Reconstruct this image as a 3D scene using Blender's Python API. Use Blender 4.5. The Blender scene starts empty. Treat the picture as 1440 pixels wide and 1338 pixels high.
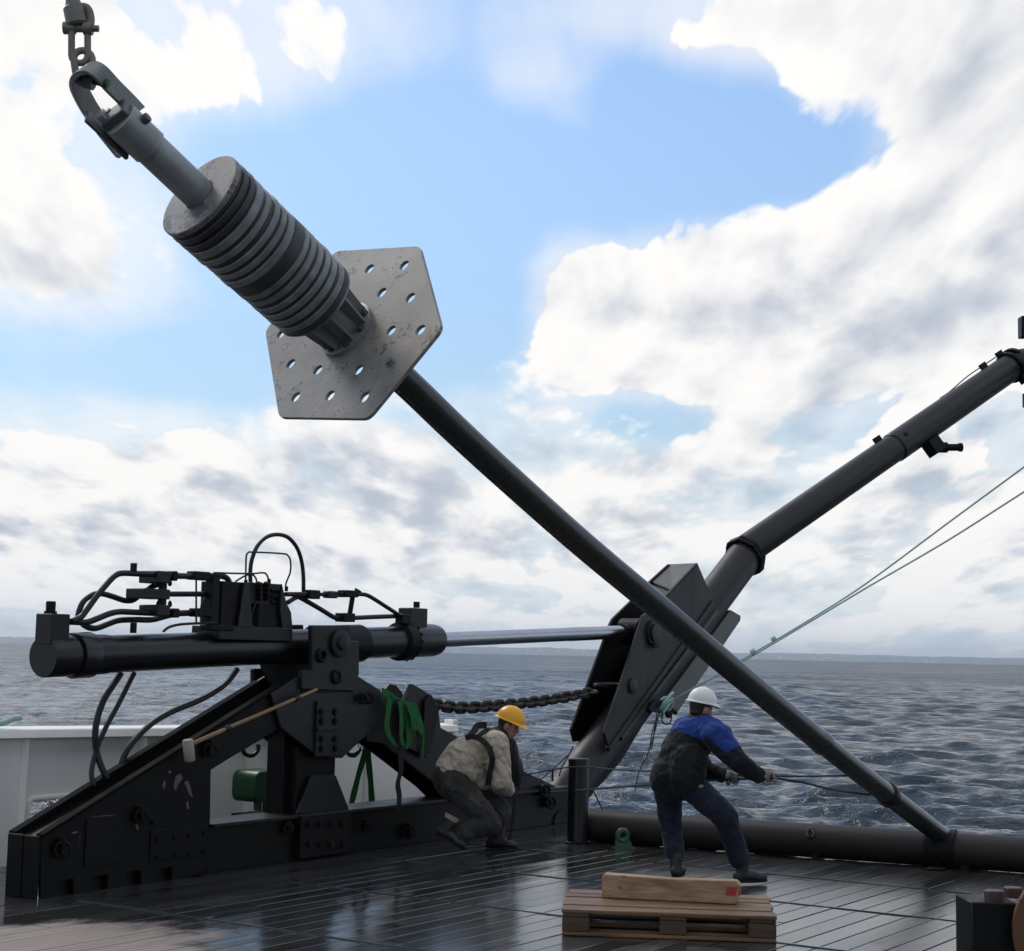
import bpy, bmesh, math, random
import numpy as np
from mathutils import Vector as V, Matrix, noise
from mathutils.geometry import delaunay_2d_cdt
R = math.radians
random.seed(7); rng = np.random.default_rng(7)
scene = bpy.context.scene
C = scene.collection

# ------------------------------------------------------------------ camera
CAM_Z = 1.7; FPX = 2300.0
PITCH = math.atan(250.9/FPX); ROLL = math.atan(0.0208)
cam_rot = Matrix.Rotation(math.pi/2+PITCH, 4, 'X') @ Matrix.Rotation(ROLL, 4, 'Z')
cd = bpy.data.cameras.new('camera'); cam = bpy.data.objects.new('camera', cd); C.objects.link(cam)
cam.matrix_world = Matrix.Translation((0, 0, CAM_Z)) @ cam_rot
cd.sensor_width = 36; cd.lens = 36*FPX/1440; cd.clip_start = 0.1; cd.clip_end = 60000
scene.camera = cam
scene.view_settings.view_transform = 'Standard'; scene.view_settings.look = 'None'
scene.view_settings.exposure = 0.10; scene.view_settings.gamma = 1.0
scene.view_settings.use_curve_mapping = False

# a sight line of the photograph, met with a plane of the ship
def sight(px, py):
    d = cam_rot.to_3x3() @ V(((px-720)/FPX, -(py-669)/FPX, -1.0)); return d
O = V((0, 0, CAM_Z))
TH = R(33.6)                                    # the ship's fore-and-aft line against the view
A = V((math.sin(TH), math.cos(TH), 0)); B = V((-math.cos(TH), math.sin(TH), 0)); Z = V((0, 0, 1))
def S(u, v, z=0.0): return A*u + B*v + Z*z       # ship coordinates: u aft, v to port, z up
def onp(px, py, p, n):
    d = sight(px, py); return O + d*((p-O).dot(n)/d.dot(n))
def onv(px, py, v): return onp(px, py, B*v, B)   # on a fore-and-aft upright plane
def onz(px, py, z=0.0): return onp(px, py, Z*z, Z)
def ond(px, py, d): return onp(px, py, V((0, d, 0)), V((0, 1, 0)))
def uv(p): return p.dot(A), p.dot(B)

# ------------------------------------------------------------------ world: daylight sky with cumulus
SUN_DIR = V((-0.42, 0.56, 0.72)).normalized()
SUN_EL = math.asin(SUN_DIR.z); SUN_AZ = math.atan2(SUN_DIR.x, SUN_DIR.y)
SKY_STRENGTH = 0.15
world = bpy.data.worlds.new('World'); scene.world = world; world.use_nodes = True
wt = world.node_tree; wt.nodes.clear()
class G:
    """small helper for node graphs"""
    def __init__(s, t): s.t = t
    def n(s, typ, **k):
        x = s.t.nodes.new(typ)
        for a, b in k.items(): setattr(x, a, b)
        return x
    def put(s, sock, val):
        if val is None: return
        if hasattr(val, 'is_linked') or hasattr(val, 'links'): s.t.links.new(val, sock)
        else: sock.default_value = val
    def m(s, op, a, b=None, c=None, clamp=False):
        x = s.n('ShaderNodeMath', operation=op, use_clamp=clamp)
        s.put(x.inputs[0], a); s.put(x.inputs[1], b); s.put(x.inputs[2], c); return x.outputs[0]
    def vm(s, op, a, b=None, out=0):
        x = s.n('ShaderNodeVectorMath', operation=op); s.put(x.inputs[0], a)
        if op == 'SCALE': s.put(x.inputs['Scale'], b)
        else: s.put(x.inputs[1], b)
        return x.outputs['Value'] if op in ('LENGTH', 'DOT_PRODUCT', 'DISTANCE') else x.outputs[0]
    def noise(s, vec, scale=5, detail=4, rough=.5, dist=0.0, out='Fac', lac=2.0):
        x = s.n('ShaderNodeTexNoise'); s.put(x.inputs['Vector'], vec)
        for k, v_ in (('Scale', scale), ('Detail', detail), ('Roughness', rough), ('Distortion', dist), ('Lacunarity', lac)): s.put(x.inputs[k], v_)
        return x.outputs[out]
    def voro(s, vec, scale=5, detail=0, feature='F1', smooth=None, rand=1.0, out='Distance', rough=.5):
        x = s.n('ShaderNodeTexVoronoi', feature=feature); s.put(x.inputs['Vector'], vec); s.put(x.inputs['Scale'], scale)
        s.put(x.inputs['Randomness'], rand)
        if 'Detail' in x.inputs: s.put(x.inputs['Detail'], detail); s.put(x.inputs['Roughness'], rough)
        return x.outputs[out]
    def ramp(s, f, a, b, lo=0.0, hi=1.0, smooth=True):
        x = s.n('ShaderNodeMapRange', interpolation_type='SMOOTHSTEP' if smooth else 'LINEAR')
        s.put(x.inputs['Value'], f); s.put(x.inputs['From Min'], a); s.put(x.inputs['From Max'], b)
        s.put(x.inputs['To Min'], lo); s.put(x.inputs['To Max'], hi); return x.outputs[0]
    def mix(s, f, a, b, mode='MIX'):
        x = s.n('ShaderNodeMix', data_type='RGBA', blend_type=mode); s.put(x.inputs[0], f)
        s.put(x.inputs[6], col(a) if isinstance(a, tuple) else a); s.put(x.inputs[7], col(b) if isinstance(b, tuple) else b); return x.outputs[2]
    def sep(s, v_):
        x = s.n('ShaderNodeSeparateXYZ'); s.put(x.inputs[0], v_); return x.outputs
    def comb(s, a, b, c):
        x = s.n('ShaderNodeCombineXYZ')
        for i, q in enumerate((a, b, c)): s.put(x.inputs[i], q)
        return x.outputs[0]
def col(c): return tuple(c)+(1.0,) if len(c) == 3 else tuple(c)

g = G(wt)
tc = g.n('ShaderNodeTexCoord'); D = g.vm('NORMALIZE', tc.outputs['Generated'])
dx, dy, dz = g.sep(D)
sky = g.n('ShaderNodeTexSky', sky_type='NISHITA'); sky.sun_disc = False
sky.sun_elevation = SUN_EL; sky.sun_rotation = SUN_AZ; sky.air_density = 1.0; sky.dust_density = 0.3; sky.ozone_density = 2.0
el = g.m('MAXIMUM', dz, 0.0)
az = g.m('ARCTAN2', dx, dy)
AE = g.comb(az, el, 0.0)
def cloud_field(off):
    """height of the cloud mass in direction D, offset a little in azimuth and elevation"""
    a2 = g.m('ADD', az, off[0]); e2 = g.m('MAXIMUM', g.m('ADD', el, off[1]), 0.0)
    # flat layer seen in perspective: features shrink and flatten towards the horizon
    s = g.m('DIVIDE', 1.0, g.m('ADD', e2, 0.16))
    hx = g.m('MULTIPLY', g.m('SINE', a2), s); hy = g.m('MULTIPLY', g.m('COSINE', a2), s)
    P = g.comb(hx, g.m('MULTIPLY', hy, 0.36), g.m('MULTIPLY', g.m('MULTIPLY', e2, s), 1.6))
    warp = g.n('ShaderNodeTexNoise'); g.put(warp.inputs['Vector'], P); g.put(warp.inputs['Scale'], 3.0); g.put(warp.inputs['Detail'], 2.0)
    P2 = g.vm('ADD', P, g.vm('SCALE', g.vm('SUBTRACT', warp.outputs['Color'], (.5, .5, .5)), 0.16))
    big = g.noise(P2, 1.5, 3, .5)
    mid = g.noise(P2, 4.2, 8, .55)
    puff = g.voro(P2, 7.0, 3, 'F1', rough=.5)
    f = g.m('MULTIPLY_ADD', g.m('SUBTRACT', big, .5), 1.1, g.m('MULTIPLY', g.m('SUBTRACT', mid, .5), 1.35))
    f = g.m('SUBTRACT', f, g.m('MULTIPLY', g.m('SUBTRACT', puff, .45), 0.40))
    return f, P2
# where the day's clouds and openings stand in the sky: azimuth, elevation, half sizes (radians), weight
def ae(px, py):
    d = sight(px, py).normalized(); return math.atan2(d.x, d.y), d.z
BLOBS = [(1130, 190, 190, 110, -.35), (900, 215, 400, 130, -.46), (480, 250, 220, 170, -.34), (640, 430, 130, 190, -.42), (120, 490, 300, 70, -.26), (920, 590, 110, 45, -.35), (300, 520, 200, 50, -.25),
         (1080, 430, 330, 175, .50), (1350, 400, 260, 190, .50), (820, 430, 110, 95, .42), (1260, 100, 300, 170, .62), (1000, 20, 300, 60, .35), (180, 40, 520, 130, .50),
         (40, 320, 260, 170, .52), (765, 128, 110, 62, .40), (890, 192, 120, 45, .27), (250, 700, 520, 140, .24), (1000, 700, 700, 100, .20)]
bias = g.m('ADD', g.ramp(el, .06, .20, .34, .0), g.ramp(el, .36, .60, .06, .22))
for (px, py, rx, ry, w) in BLOBS:
    a0, e0 = ae(px, py); rx /= FPX; ry /= FPX
    q = g.vm('MULTIPLY', g.vm('SUBTRACT', AE, (a0, e0, 0)), (1/rx, 1/ry, 0))
    bias = g.m('ADD', bias, g.ramp(g.vm('LENGTH', q), 1.35, 0.25, 0, w))
f0, P0 = cloud_field((0, 0))
f1, _ = cloud_field((-.011, .020))
dens = g.m('ADD', f0, bias)
edge = g.noise(P0, 1.3, 2, .5)
ac, ec = ae(1050, 400)
soften = g.ramp(g.vm('LENGTH', g.vm('MULTIPLY', g.vm('SUBTRACT', AE, (ac, ec, 0)), (FPX/430, FPX/260, 1))), .75, 1.25, .12, 1.0)
alpha = g.ramp(dens, -.04, g.m('ADD', .06, g.m('MULTIPLY', g.ramp(edge, .44, .62, .03, .46), soften)))
veil = g.m('MULTIPLY', g.ramp(g.m('ADD', g.noise(P0, 2.0, 6, .6), g.m('MULTIPLY', bias, .6)), .42, .80), .62)
cover = g.m('MULTIPLY', g.m('MAXIMUM', alpha, veil), g.ramp(dz, -.03, 0.0))
lit = g.m('SUBTRACT', f0, f1)
thick = g.ramp(dens, .12, .62)
soft = g.noise(P0, 2.3, 5, .55)
low = g.ramp(el, .08, .19, 1.0, 0.0)
tone = g.m('ADD', 0.80, g.m('MULTIPLY', lit, g.m('MULTIPLY_ADD', low, .8, 1.9)))
tone = g.m('SUBTRACT', tone, g.m('MULTIPLY', thick, g.m('MULTIPLY_ADD', low, .04, .36)))
tone = g.m('ADD', tone, g.m('MULTIPLY', g.m('SUBTRACT', soft, .5), g.m('MULTIPLY_ADD', low, .1, .25)))
tone_raw = g.m('ADD', tone, g.m('MULTIPLY', g.m('SUBTRACT', 1.0, alpha), .22))
tone = g.ramp(tone_raw, -.55, 1.02)
cloud = g.mix(tone, (0.47, 0.52, 0.61), (.96, .945, .925))
# clouds far off near the horizon are veiled by air
cloud = g.mix(g.ramp(el, .0, .07, .45, .0), cloud, (0.76, 0.81, 0.87))
cl = g.vm('SCALE', cloud, 1.0/SKY_STRENGTH)
skyc = g.vm('MULTIPLY', sky.outputs[0], (.93, .95, .95))
skyc = g.vm('SCALE', skyc, g.ramp(el, .06, .36, .66, 1.03))
skyc = g.mix(g.ramp(el, .0, .13, .85, .0), skyc, (0.52/SKY_STRENGTH, 0.66/SKY_STRENGTH, 0.84/SKY_STRENGTH))
allsky = g.mix(cover, skyc, cl)
bgn = g.n('ShaderNodeBackground'); g.put(bgn.inputs[0], allsky); bgn.inputs[1].default_value = SKY_STRENGTH
wo = g.n('ShaderNodeOutputWorld'); wt.links.new(bgn.outputs[0], wo.inputs[0])
world.cycles.sampling_method = 'MANUAL'; world.cycles.sample_map_resolution = 512

sd = bpy.data.lights.new('sun', 'SUN'); sun = bpy.data.objects.new('sun', sd); C.objects.link(sun)
sd.energy = 1.3; sd.angle = R(22); sd.color = (1.0, .95, .88)
sun.rotation_euler = SUN_DIR.to_track_quat('Z', 'Y').to_euler()

# ------------------------------------------------------------------ materials
def new_mat(name):
    m = bpy.data.materials.new(name); m.use_nodes = True; t = m.node_tree; t.nodes.clear()
    gg = G(t); b = gg.n('ShaderNodeBsdfPrincipled'); o = gg.n('ShaderNodeOutputMaterial'); t.links.new(b.outputs[0], o.inputs[0])
    return m, gg, b
def bump(gg, b, h, strength=.3, dist=.01, normal=None):
    x = gg.n('ShaderNodeBump'); gg.put(x.inputs['Height'], h); x.inputs['Strength'].default_value = strength; x.inputs['Distance'].default_value = dist
    if normal is not None: gg.put(x.inputs['Normal'], normal)
    gg.put(b.inputs['Normal'], x.outputs[0]); return x.outputs[0]
def paint(name, base, rough=.4, metal=0.0, var=.35, wear=None, wear_amt=.0, scale=6.0, bumps=.12, coat=0.0, rough_var=.18, streak=False, spec=.5):
    m, gg, b = new_mat(name)
    pos = gg.n('ShaderNodeNewGeometry').outputs['Position']
    p = gg.vm('MULTIPLY', pos, (1, 1, .25)) if streak else pos
    n1 = gg.noise(p, scale, 6, .6); n2 = gg.noise(p, scale*6, 5, .65); n3 = gg.noise(pos, scale*.35, 3, .5)
    k = gg.m('ADD', gg.m('MULTIPLY', gg.m('SUBTRACT', n1, .5), 2*var), gg.m('MULTIPLY', gg.m('SUBTRACT', n3, .5), 1.6*var))
    f = gg.m('ADD', 1.0, k)
    c = gg.vm('SCALE', gg.comb(*base), f)
    if wear:
        w = gg.ramp(gg.m('ADD', gg.m('MULTIPLY', n2, .55), gg.m('MULTIPLY', n1, .6)), .72-wear_amt*.25, .80-wear_amt*.2)
        c = gg.mix(gg.m('MULTIPLY', w, .85), c, wear)
    gg.put(b.inputs['Base Color'], c); b.inputs['Metallic'].default_value = metal
    gg.put(b.inputs['Roughness'], gg.m('ADD', rough, gg.m('MULTIPLY', gg.m('SUBTRACT', n1, .5), 2*rough_var), clamp=True))
    b.inputs['Coat Weight'].default_value = coat; b.inputs['Specular IOR Level'].default_value = spec
    bump(gg, b, gg.m('ADD', n2, gg.m('MULTIPLY', n1, .8)), bumps, .006)
    return m
M = {}
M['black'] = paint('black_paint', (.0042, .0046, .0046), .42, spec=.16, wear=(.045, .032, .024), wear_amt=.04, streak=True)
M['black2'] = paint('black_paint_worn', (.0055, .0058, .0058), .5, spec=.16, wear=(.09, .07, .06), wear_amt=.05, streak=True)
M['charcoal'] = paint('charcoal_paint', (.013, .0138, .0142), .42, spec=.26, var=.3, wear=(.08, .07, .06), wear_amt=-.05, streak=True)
M['gloss'] = paint('black_gloss_paint', (.006, .0065, .0068), .30, spec=.42, var=.3, wear=(.05, .045, .04), wear_amt=-.1, rough_var=.1)
M['matte'] = paint('black_matte_paint', (.006, .0062, .0062), .75, spec=.04, var=.3)
M['armgrey'] = paint('arm_grey_paint', (.0135, .014, .0148), .46, spec=.3, var=.3, wear=(.07, .06, .05), wear_amt=-.05, streak=True)
M['boom'] = paint('boom_paint', (.0105, .0098, .0098), .36, spec=.4, var=.3, wear=(.07, .06, .05), wear_amt=-.1)
M['greygreen'] = paint('grey_green_paint', (.060, .066, .058), .42, var=.3, streak=True)
M['pole'] = paint('pole_black', (.019, .0225, .020), .28, var=.35, wear=(.03, .033, .028), wear_amt=0, scale=3, bumps=.06, coat=.15)
M['galv'] = paint('galvanised', (.27, .285, .28), .46, metal=.35, var=.4, wear=(.05, .045, .04), wear_amt=.1, scale=9)
M['galvdark'] = paint('galvanised_dark', (.10, .105, .105), .5, metal=.35, var=.4, wear=(.04, .03, .025), wear_amt=.1, scale=9)
M['plate'] = paint('plate_steel', (.25, .232, .208), .5, metal=.25, var=.6, wear=(.075, .06, .05), wear_amt=.42, scale=8, bumps=.015)
M['disc_face'] = paint('disc_face_steel', (.22, .21, .208), .52, metal=.2, var=1.0, wear=(.05, .045, .045), wear_amt=.6, scale=6, bumps=.02)
M['disc'] = paint('disc_steel', (.19, .20, .197), .5, metal=.2, var=.9, wear=(.04, .04, .04), wear_amt=.2, scale=11)
M['disc_black'] = paint('disc_black_steel', (.036, .034, .034), .5, metal=.1, var=.5, wear=(.07, .075, .075), wear_amt=.2, scale=11)
M['chrome'] = paint('chrome_rod', (.44, .45, .47), .24, metal=1.0, var=.08, bumps=.01, rough_var=.05)
M['rust'] = paint('rusty_chain', (.028, .021, .017), .6, metal=.15, var=.6, wear=(.08, .045, .025), wear_amt=.2, scale=18, bumps=.4)
M['shackle'] = paint('shackle_steel', (.17, .155, .13), .5, metal=.3, var=.4, scale=18)
M['pipe_brown'] = paint('brown_pipe', (.017, .0125, .011), .5, spec=.3, var=.4, wear=(.09, .06, .045), wear_amt=.0, scale=4)
M['white'] = paint('white_paint', (.90, .865, .81), .4, var=.07, wear=(.50, .42, .32), wear_amt=.02, streak=True, bumps=.04)
M['white2'] = paint('white_plate', (.7, .7, .68), .4, var=.06)
M['green'] = paint('green_paint', (.010, .060, .020), .4, var=.3)
M['hose'] = paint('hose_rubber', (.009, .009, .0095), .45, spec=.35, var=.2, bumps=.05)
M['rubber'] = paint('boot_rubber', (.015, .014, .014), .55, var=.3)
M['orange'] = paint('orange_primer', (.10, .042, .012), .6, var=.5, wear=(.03, .02, .015), wear_amt=.2)
M['brownlid'] = paint('bolt_rust', (.05, .025, .02), .55, var=.4)
M['skin'] = paint('skin', (.42, .20, .14), .5, var=.12, bumps=.05)
M['hair'] = paint('hair', (.018, .012, .009), .6, var=.3)
M['eye'] = paint('eye', (.03, .025, .02), .2)
M['yellowhat'] = paint('yellow_hard_hat', (.80, .36, .012), .35, var=.06, bumps=.02)
M['whitehat'] = paint('white_hard_hat', (.76, .75, .69), .38, var=.06, bumps=.02)
def cloth(name, base, var=.25, wear=None, wear_amt=0, rough=.85, fold=.5, fscale=9):
    m, gg, b = new_mat(name)
    pos = gg.n('ShaderNodeTexCoord').outputs['Object']
    n1 = gg.noise(pos, fscale, 4, .55, .6); n2 = gg.noise(pos, 40, 4, .6); n3 = gg.noise(pos, 3.5, 3, .5)
    w = gg.n('ShaderNodeTexWave', wave_type='BANDS', bands_direction='DIAGONAL'); gg.put(w.inputs['Vector'], pos); w.inputs['Scale'].default_value = 4; w.inputs['Distortion'].default_value = 9; w.inputs['Detail'].default_value = 2.5; w.inputs['Detail Scale'].default_value = 1.3
    f = gg.m('ADD', 1.0, gg.m('MULTIPLY', gg.m('SUBTRACT', gg.m('ADD', gg.m('MULTIPLY', n2, .5), gg.m('MULTIPLY', n3, .5)), .5), 2.4*var))
    c = gg.vm('SCALE', gg.comb(*base), f)
    if wear:
        c = gg.mix(gg.m('MULTIPLY', gg.ramp(gg.m('ADD', gg.m('MULTIPLY', n3, .6), gg.m('MULTIPLY', n2, .5)), .56-wear_amt*.2, .72), .8), c, wear)
    gg.put(b.inputs['Base Color'], c); b.inputs['Roughness'].default_value = rough; b.inputs['Specular IOR Level'].default_value = .25
    b.inputs['Sheen Weight'].default_value = .06
    bump(gg, b, gg.m('ADD', gg.m('MULTIPLY', n1, .9), gg.m('MULTIPLY', w.outputs['Fac'], .35)), fold, .03)
    return m
M['cloth_black'] = cloth('cloth_black', (.010, .0105, .0135))
M['cloth_blue'] = cloth('cloth_blue', (.013, .042, .20))
M['cloth_navy'] = cloth('cloth_navy', (.011, .0135, .026), wear=(.022, .026, .036), wear_amt=.1)
M['cloth_beige'] = cloth('cloth_beige', (.47, .395, .30), var=.10, wear=(.24, .19, .13), wear_amt=-.1, fold=.9)
M['cloth_grey'] = cloth('cloth_grey', (.030, .029, .027), wear=(.085, .08, .07), wear_amt=.25)
M['cloth_dark'] = cloth('cloth_dark', (.018, .018, .019))
M['glove'] = cloth('glove', (.30, .275, .245), wear=(.08, .07, .06), wear_amt=.2)
M['strap_green'] = cloth('strap_green', (.010, .115, .022), var=.3, wear=(.02, .05, .02), wear_amt=.3, fold=.15)
M['strap_dark'] = cloth('strap_dark', (.012, .013, .012), fold=.15)
M['rope_teal'] = cloth('rope_teal', (.42, .60, .53), var=.2, fold=.3, fscale=60)
M['rope_dark'] = cloth('rope_dark', (.028, .034, .030), var=.3, fold=.3, fscale=60)
def timber(name, base, dark, axis, wet=0.0, rough=.65, scale=1.0, stain=None):
    m, gg, b = new_mat(name)
    pos = gg.n('ShaderNodeTexCoord').outputs['Object']
    dv = V(axis).normalized(); e1 = dv.orthogonal().normalized(); e2 = dv.cross(e1)
    p = gg.comb(gg.m('MULTIPLY', gg.vm('DOT_PRODUCT', pos, tuple(dv)), 1.1*scale), gg.m('MULTIPLY', gg.vm('DOT_PRODUCT', pos, tuple(e1)), 14*scale), gg.m('MULTIPLY', gg.vm('DOT_PRODUCT', pos, tuple(e2)), 14*scale))
    rnd = gg.n('ShaderNodeObjectInfo').outputs['Random']
    p = gg.vm('ADD', p, gg.comb(gg.m('MULTIPLY', rnd, 37), gg.m('MULTIPLY', rnd, 71), gg.m('MULTIPLY', rnd, 13)))
    n1 = gg.noise(p, 1.0, 6, .62, 1.2); n2 = gg.noise(p, 5.0, 4, .6); n3 = gg.noise(pos, 4, 4, .6)
    kn = gg.voro(gg.vm('MULTIPLY', pos, (6, 6, 6)), .9, 0); knot = gg.ramp(kn, .06, .14, 1, 0)
    f = gg.m('ADD', gg.m('MULTIPLY', n1, .75), gg.m('MULTIPLY', n2, .25))
    c = gg.mix(gg.ramp(f, .35, .68), dark, base)
    c = gg.mix(gg.m('MULTIPLY', gg.ramp(n3, .5, .75), .6), c, tuple(.45*x for x in base))
    c = gg.mix(gg.m('MULTIPLY', knot, .7), c, tuple(.3*x for x in base))
    c = gg.vm('SCALE', c, gg.m('ADD', .78, gg.m('MULTIPLY', rnd, .45)))
    gg.put(b.inputs['Base Color'], c)
    gg.put(b.inputs['Roughness'], gg.m('ADD', rough, gg.m('MULTIPLY', gg.m('SUBTRACT', n3, .5), .3)))
    bump(gg, b, f, .35, .004)
    return m
PAL_D = (onz(1092, 1326)-onz(790, 1314)).normalized(); MAL_D = onv(268, 1048, 8.75)-onv(445, 970, 8.75)
M['pallet_wood'] = timber('pallet_wood', (.21, .11, .042), (.085, .042, .016), PAL_D, rough=.5)
M['pallet_wood_dark'] = timber('pallet_wood_dark', (.085, .052, .026), (.032, .019, .01), PAL_D, rough=.55)
M['beam_wood'] = timber('beam_wood', (.40, .265, .155), (.17, .092, .042), PAL_D, rough=.6)
M['handle_wood'] = timber('handle_wood', (.36, .22, .11), (.2, .11, .05), MAL_D)
M['redpaint'] = paint('red_paint_mark', (.35, .03, .02), .5, var=.3)
M['mallet'] = paint('mallet_head', (.30, .27, .2), .6, var=.3)

def deck_material():
    m, gg, b = new_mat('wet_deck_planks')
    pos = gg.n('ShaderNodeNewGeometry').outputs['Position']
    ua = gg.vm('DOT_PRODUCT', pos, tuple(A)); va = gg.vm('DOT_PRODUCT', pos, tuple(B))
    uvp = gg.comb(ua, va, 0)
    rnd = gg.n('ShaderNodeObjectInfo').outputs['Random']
    gp = gg.vm('ADD', gg.vm('MULTIPLY', uvp, (1.2, 26, 1)), gg.comb(gg.m('MULTIPLY', rnd, 50), gg.m('MULTIPLY', rnd, 90), 0))
    gr = gg.noise(gp, 1.0, 6, .62, .8)
    big = gg.noise(uvp, .55, 5, .55); mid = gg.noise(gg.vm('MULTIPLY', uvp, (1, 1.8, 1)), 2.2, 6, .6)
    # a dry patch nearest the ship's side in front of the frame, the rest is wet
    dc = uv(onz(60, 1345)); q = gg.vm('MULTIPLY', gg.vm('SUBTRACT', uvp, (dc[0]-.5, dc[1]+.15, 0)), (1/1.75, 1/1.05, 1))
    dry = gg.ramp(gg.m('ADD', gg.vm('LENGTH', q), gg.m('MULTIPLY', gg.m('SUBTRACT', mid, .5), .9)), .78, 1.08, 1, 0)
    damp = gg.ramp(gg.m('ADD', big, gg.m('MULTIPLY', gg.m('SUBTRACT', mid, .5), .7)), .50, .66)   # thinner water film
    wood = gg.mix(gg.ramp(gr, .3, .7), (.020, .020, .0205), (.042, .041, .040))
    woodd = gg.mix(gg.ramp(gr, .3, .7), (.15, .118, .096), (.235, .185, .15))
    wood = gg.vm('SCALE', wood, gg.m('ADD', .65, gg.m('MULTIPLY', rnd, .7)))
    c = gg.mix(dry, wood, woodd)
    # sideways scuffs and salt
    sc = gg.ramp(gg.noise(gg.vm('MULTIPLY', uvp, (3, 7, 1)), 2.0, 8, .7), .66, .78)
    c = gg.mix(gg.m('MULTIPLY', sc, .22), c, (.20, .185, .17))
    gg.put(b.inputs['Base Color'], c)
    damp = gg.m('MAXIMUM', damp, gg.ramp(gg.m('ADD', va, gg.m('MULTIPLY', gg.m('SUBTRACT', big, .5), 3.0)), 7.6, 5.6))
    r = gg.m('ADD', gg.m('ADD', .06, gg.m('MULTIPLY', rnd, .06)), gg.m('MULTIPLY', damp, .11)); r = gg.m('ADD', r, gg.m('MULTIPLY', gg.m('SUBTRACT', gr, .5), .10))
    gg.put(b.inputs['Roughness'], gg.m('ADD', r, gg.m('MULTIPLY', dry, .5), clamp=True))
    b.inputs['Specular IOR Level'].default_value = .5; b.inputs['IOR'].default_value = 1.58
    film = gg.noise(gg.vm('MULTIPLY', uvp, (1.6, 5, 1)), 3.0, 4, .55)
    h = gg.m('ADD', gg.m('MULTIPLY', gr, .35), gg.m('MULTIPLY', film, 1.0))
    bump(gg, b, h, .07, .008)
    return m
M['deck'] = deck_material()
M['deck_steel'] = paint('deck_steel', (.02, .022, .021), .3, var=.4)
M['bar'] = paint('deck_bar_green', (.035, .06, .048), .22, var=.6, scale=2, wear=(.30, .36, .32), wear_amt=.1)
M['hull'] = paint('hull_blue', (.02, .03, .05), .4)
def sea_material():
    m, gg, b = new_mat('sea_water')
    pos = gg.n('ShaderNodeNewGeometry').outputs['Position']
    dist = gg.vm('LENGTH', pos)
    wind = gg.vm('MULTIPLY', pos, (.55, 1.0, 1))
    n1 = gg.noise(wind, 1.1, 6, .62, .4); n2 = gg.noise(wind, .16, 5, .6, .5); n3 = gg.noise(wind, 6.0, 3, .6)
    n4 = gg.noise(gg.vm('MULTIPLY', pos, (.35, 1, 1)), .012, 4, .5)
    far = gg.ramp(dist, 50, 400); vf = gg.ramp(dist, 400, 5000)
    c = gg.mix(gg.ramp(n2, .35, .7), (.014, .029, .044), (.024, .042, .060))
    n5 = gg.noise(gg.vm('MULTIPLY', pos, (.30, 1, 1)), .055, 5, .62); n6 = gg.noise(wind, 1.9, 3, .55)
    foam = gg.m('MULTIPLY', gg.ramp(n6, .685, .74), gg.ramp(gg.noise(wind, .07, 3, .6), .54, .66))
    c = gg.mix(gg.m('MULTIPLY', foam, .55), c, (.62, .66, .70))
    gg.put(b.inputs['Base Color'], c)
    r = gg.m('ADD', .10, gg.m('MULTIPLY', far, .26)); r = gg.m('ADD', r, gg.m('MULTIPLY', gg.m('MULTIPLY', gg.m('SUBTRACT', n5, .5), far), .75)); r = gg.m('ADD', r, gg.m('MULTIPLY', vf, .12))
    gg.put(b.inputs['Roughness'], gg.m('ADD', r, gg.m('MULTIPLY', gg.m('SUBTRACT', n4, .5), .08)))
    b.inputs['IOR'].default_value = 1.333
    h = gg.m('ADD', gg.m('MULTIPLY', n1, .40), gg.m('MULTIPLY', n3, .035))
    h = gg.m('ADD', h, gg.m('MULTIPLY', gg.m('MULTIPLY', n2, far), 2.6))
    x = gg.n('ShaderNodeBump'); gg.put(x.inputs['Height'], h); x.inputs['Strength'].default_value = 1.0; x.inputs['Distance'].default_value = .9
    gg.put(b.inputs['Normal'], x.outputs[0])
    return m
M['sea'] = sea_material()
M['hill'] = paint('shore_woods', (.045, .055, .045), .9, var=.5, scale=.006, bumps=0)
M['town'] = paint('town_walls', (.6, .57, .54), .8, var=.3, scale=.02, bumps=0)

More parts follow.
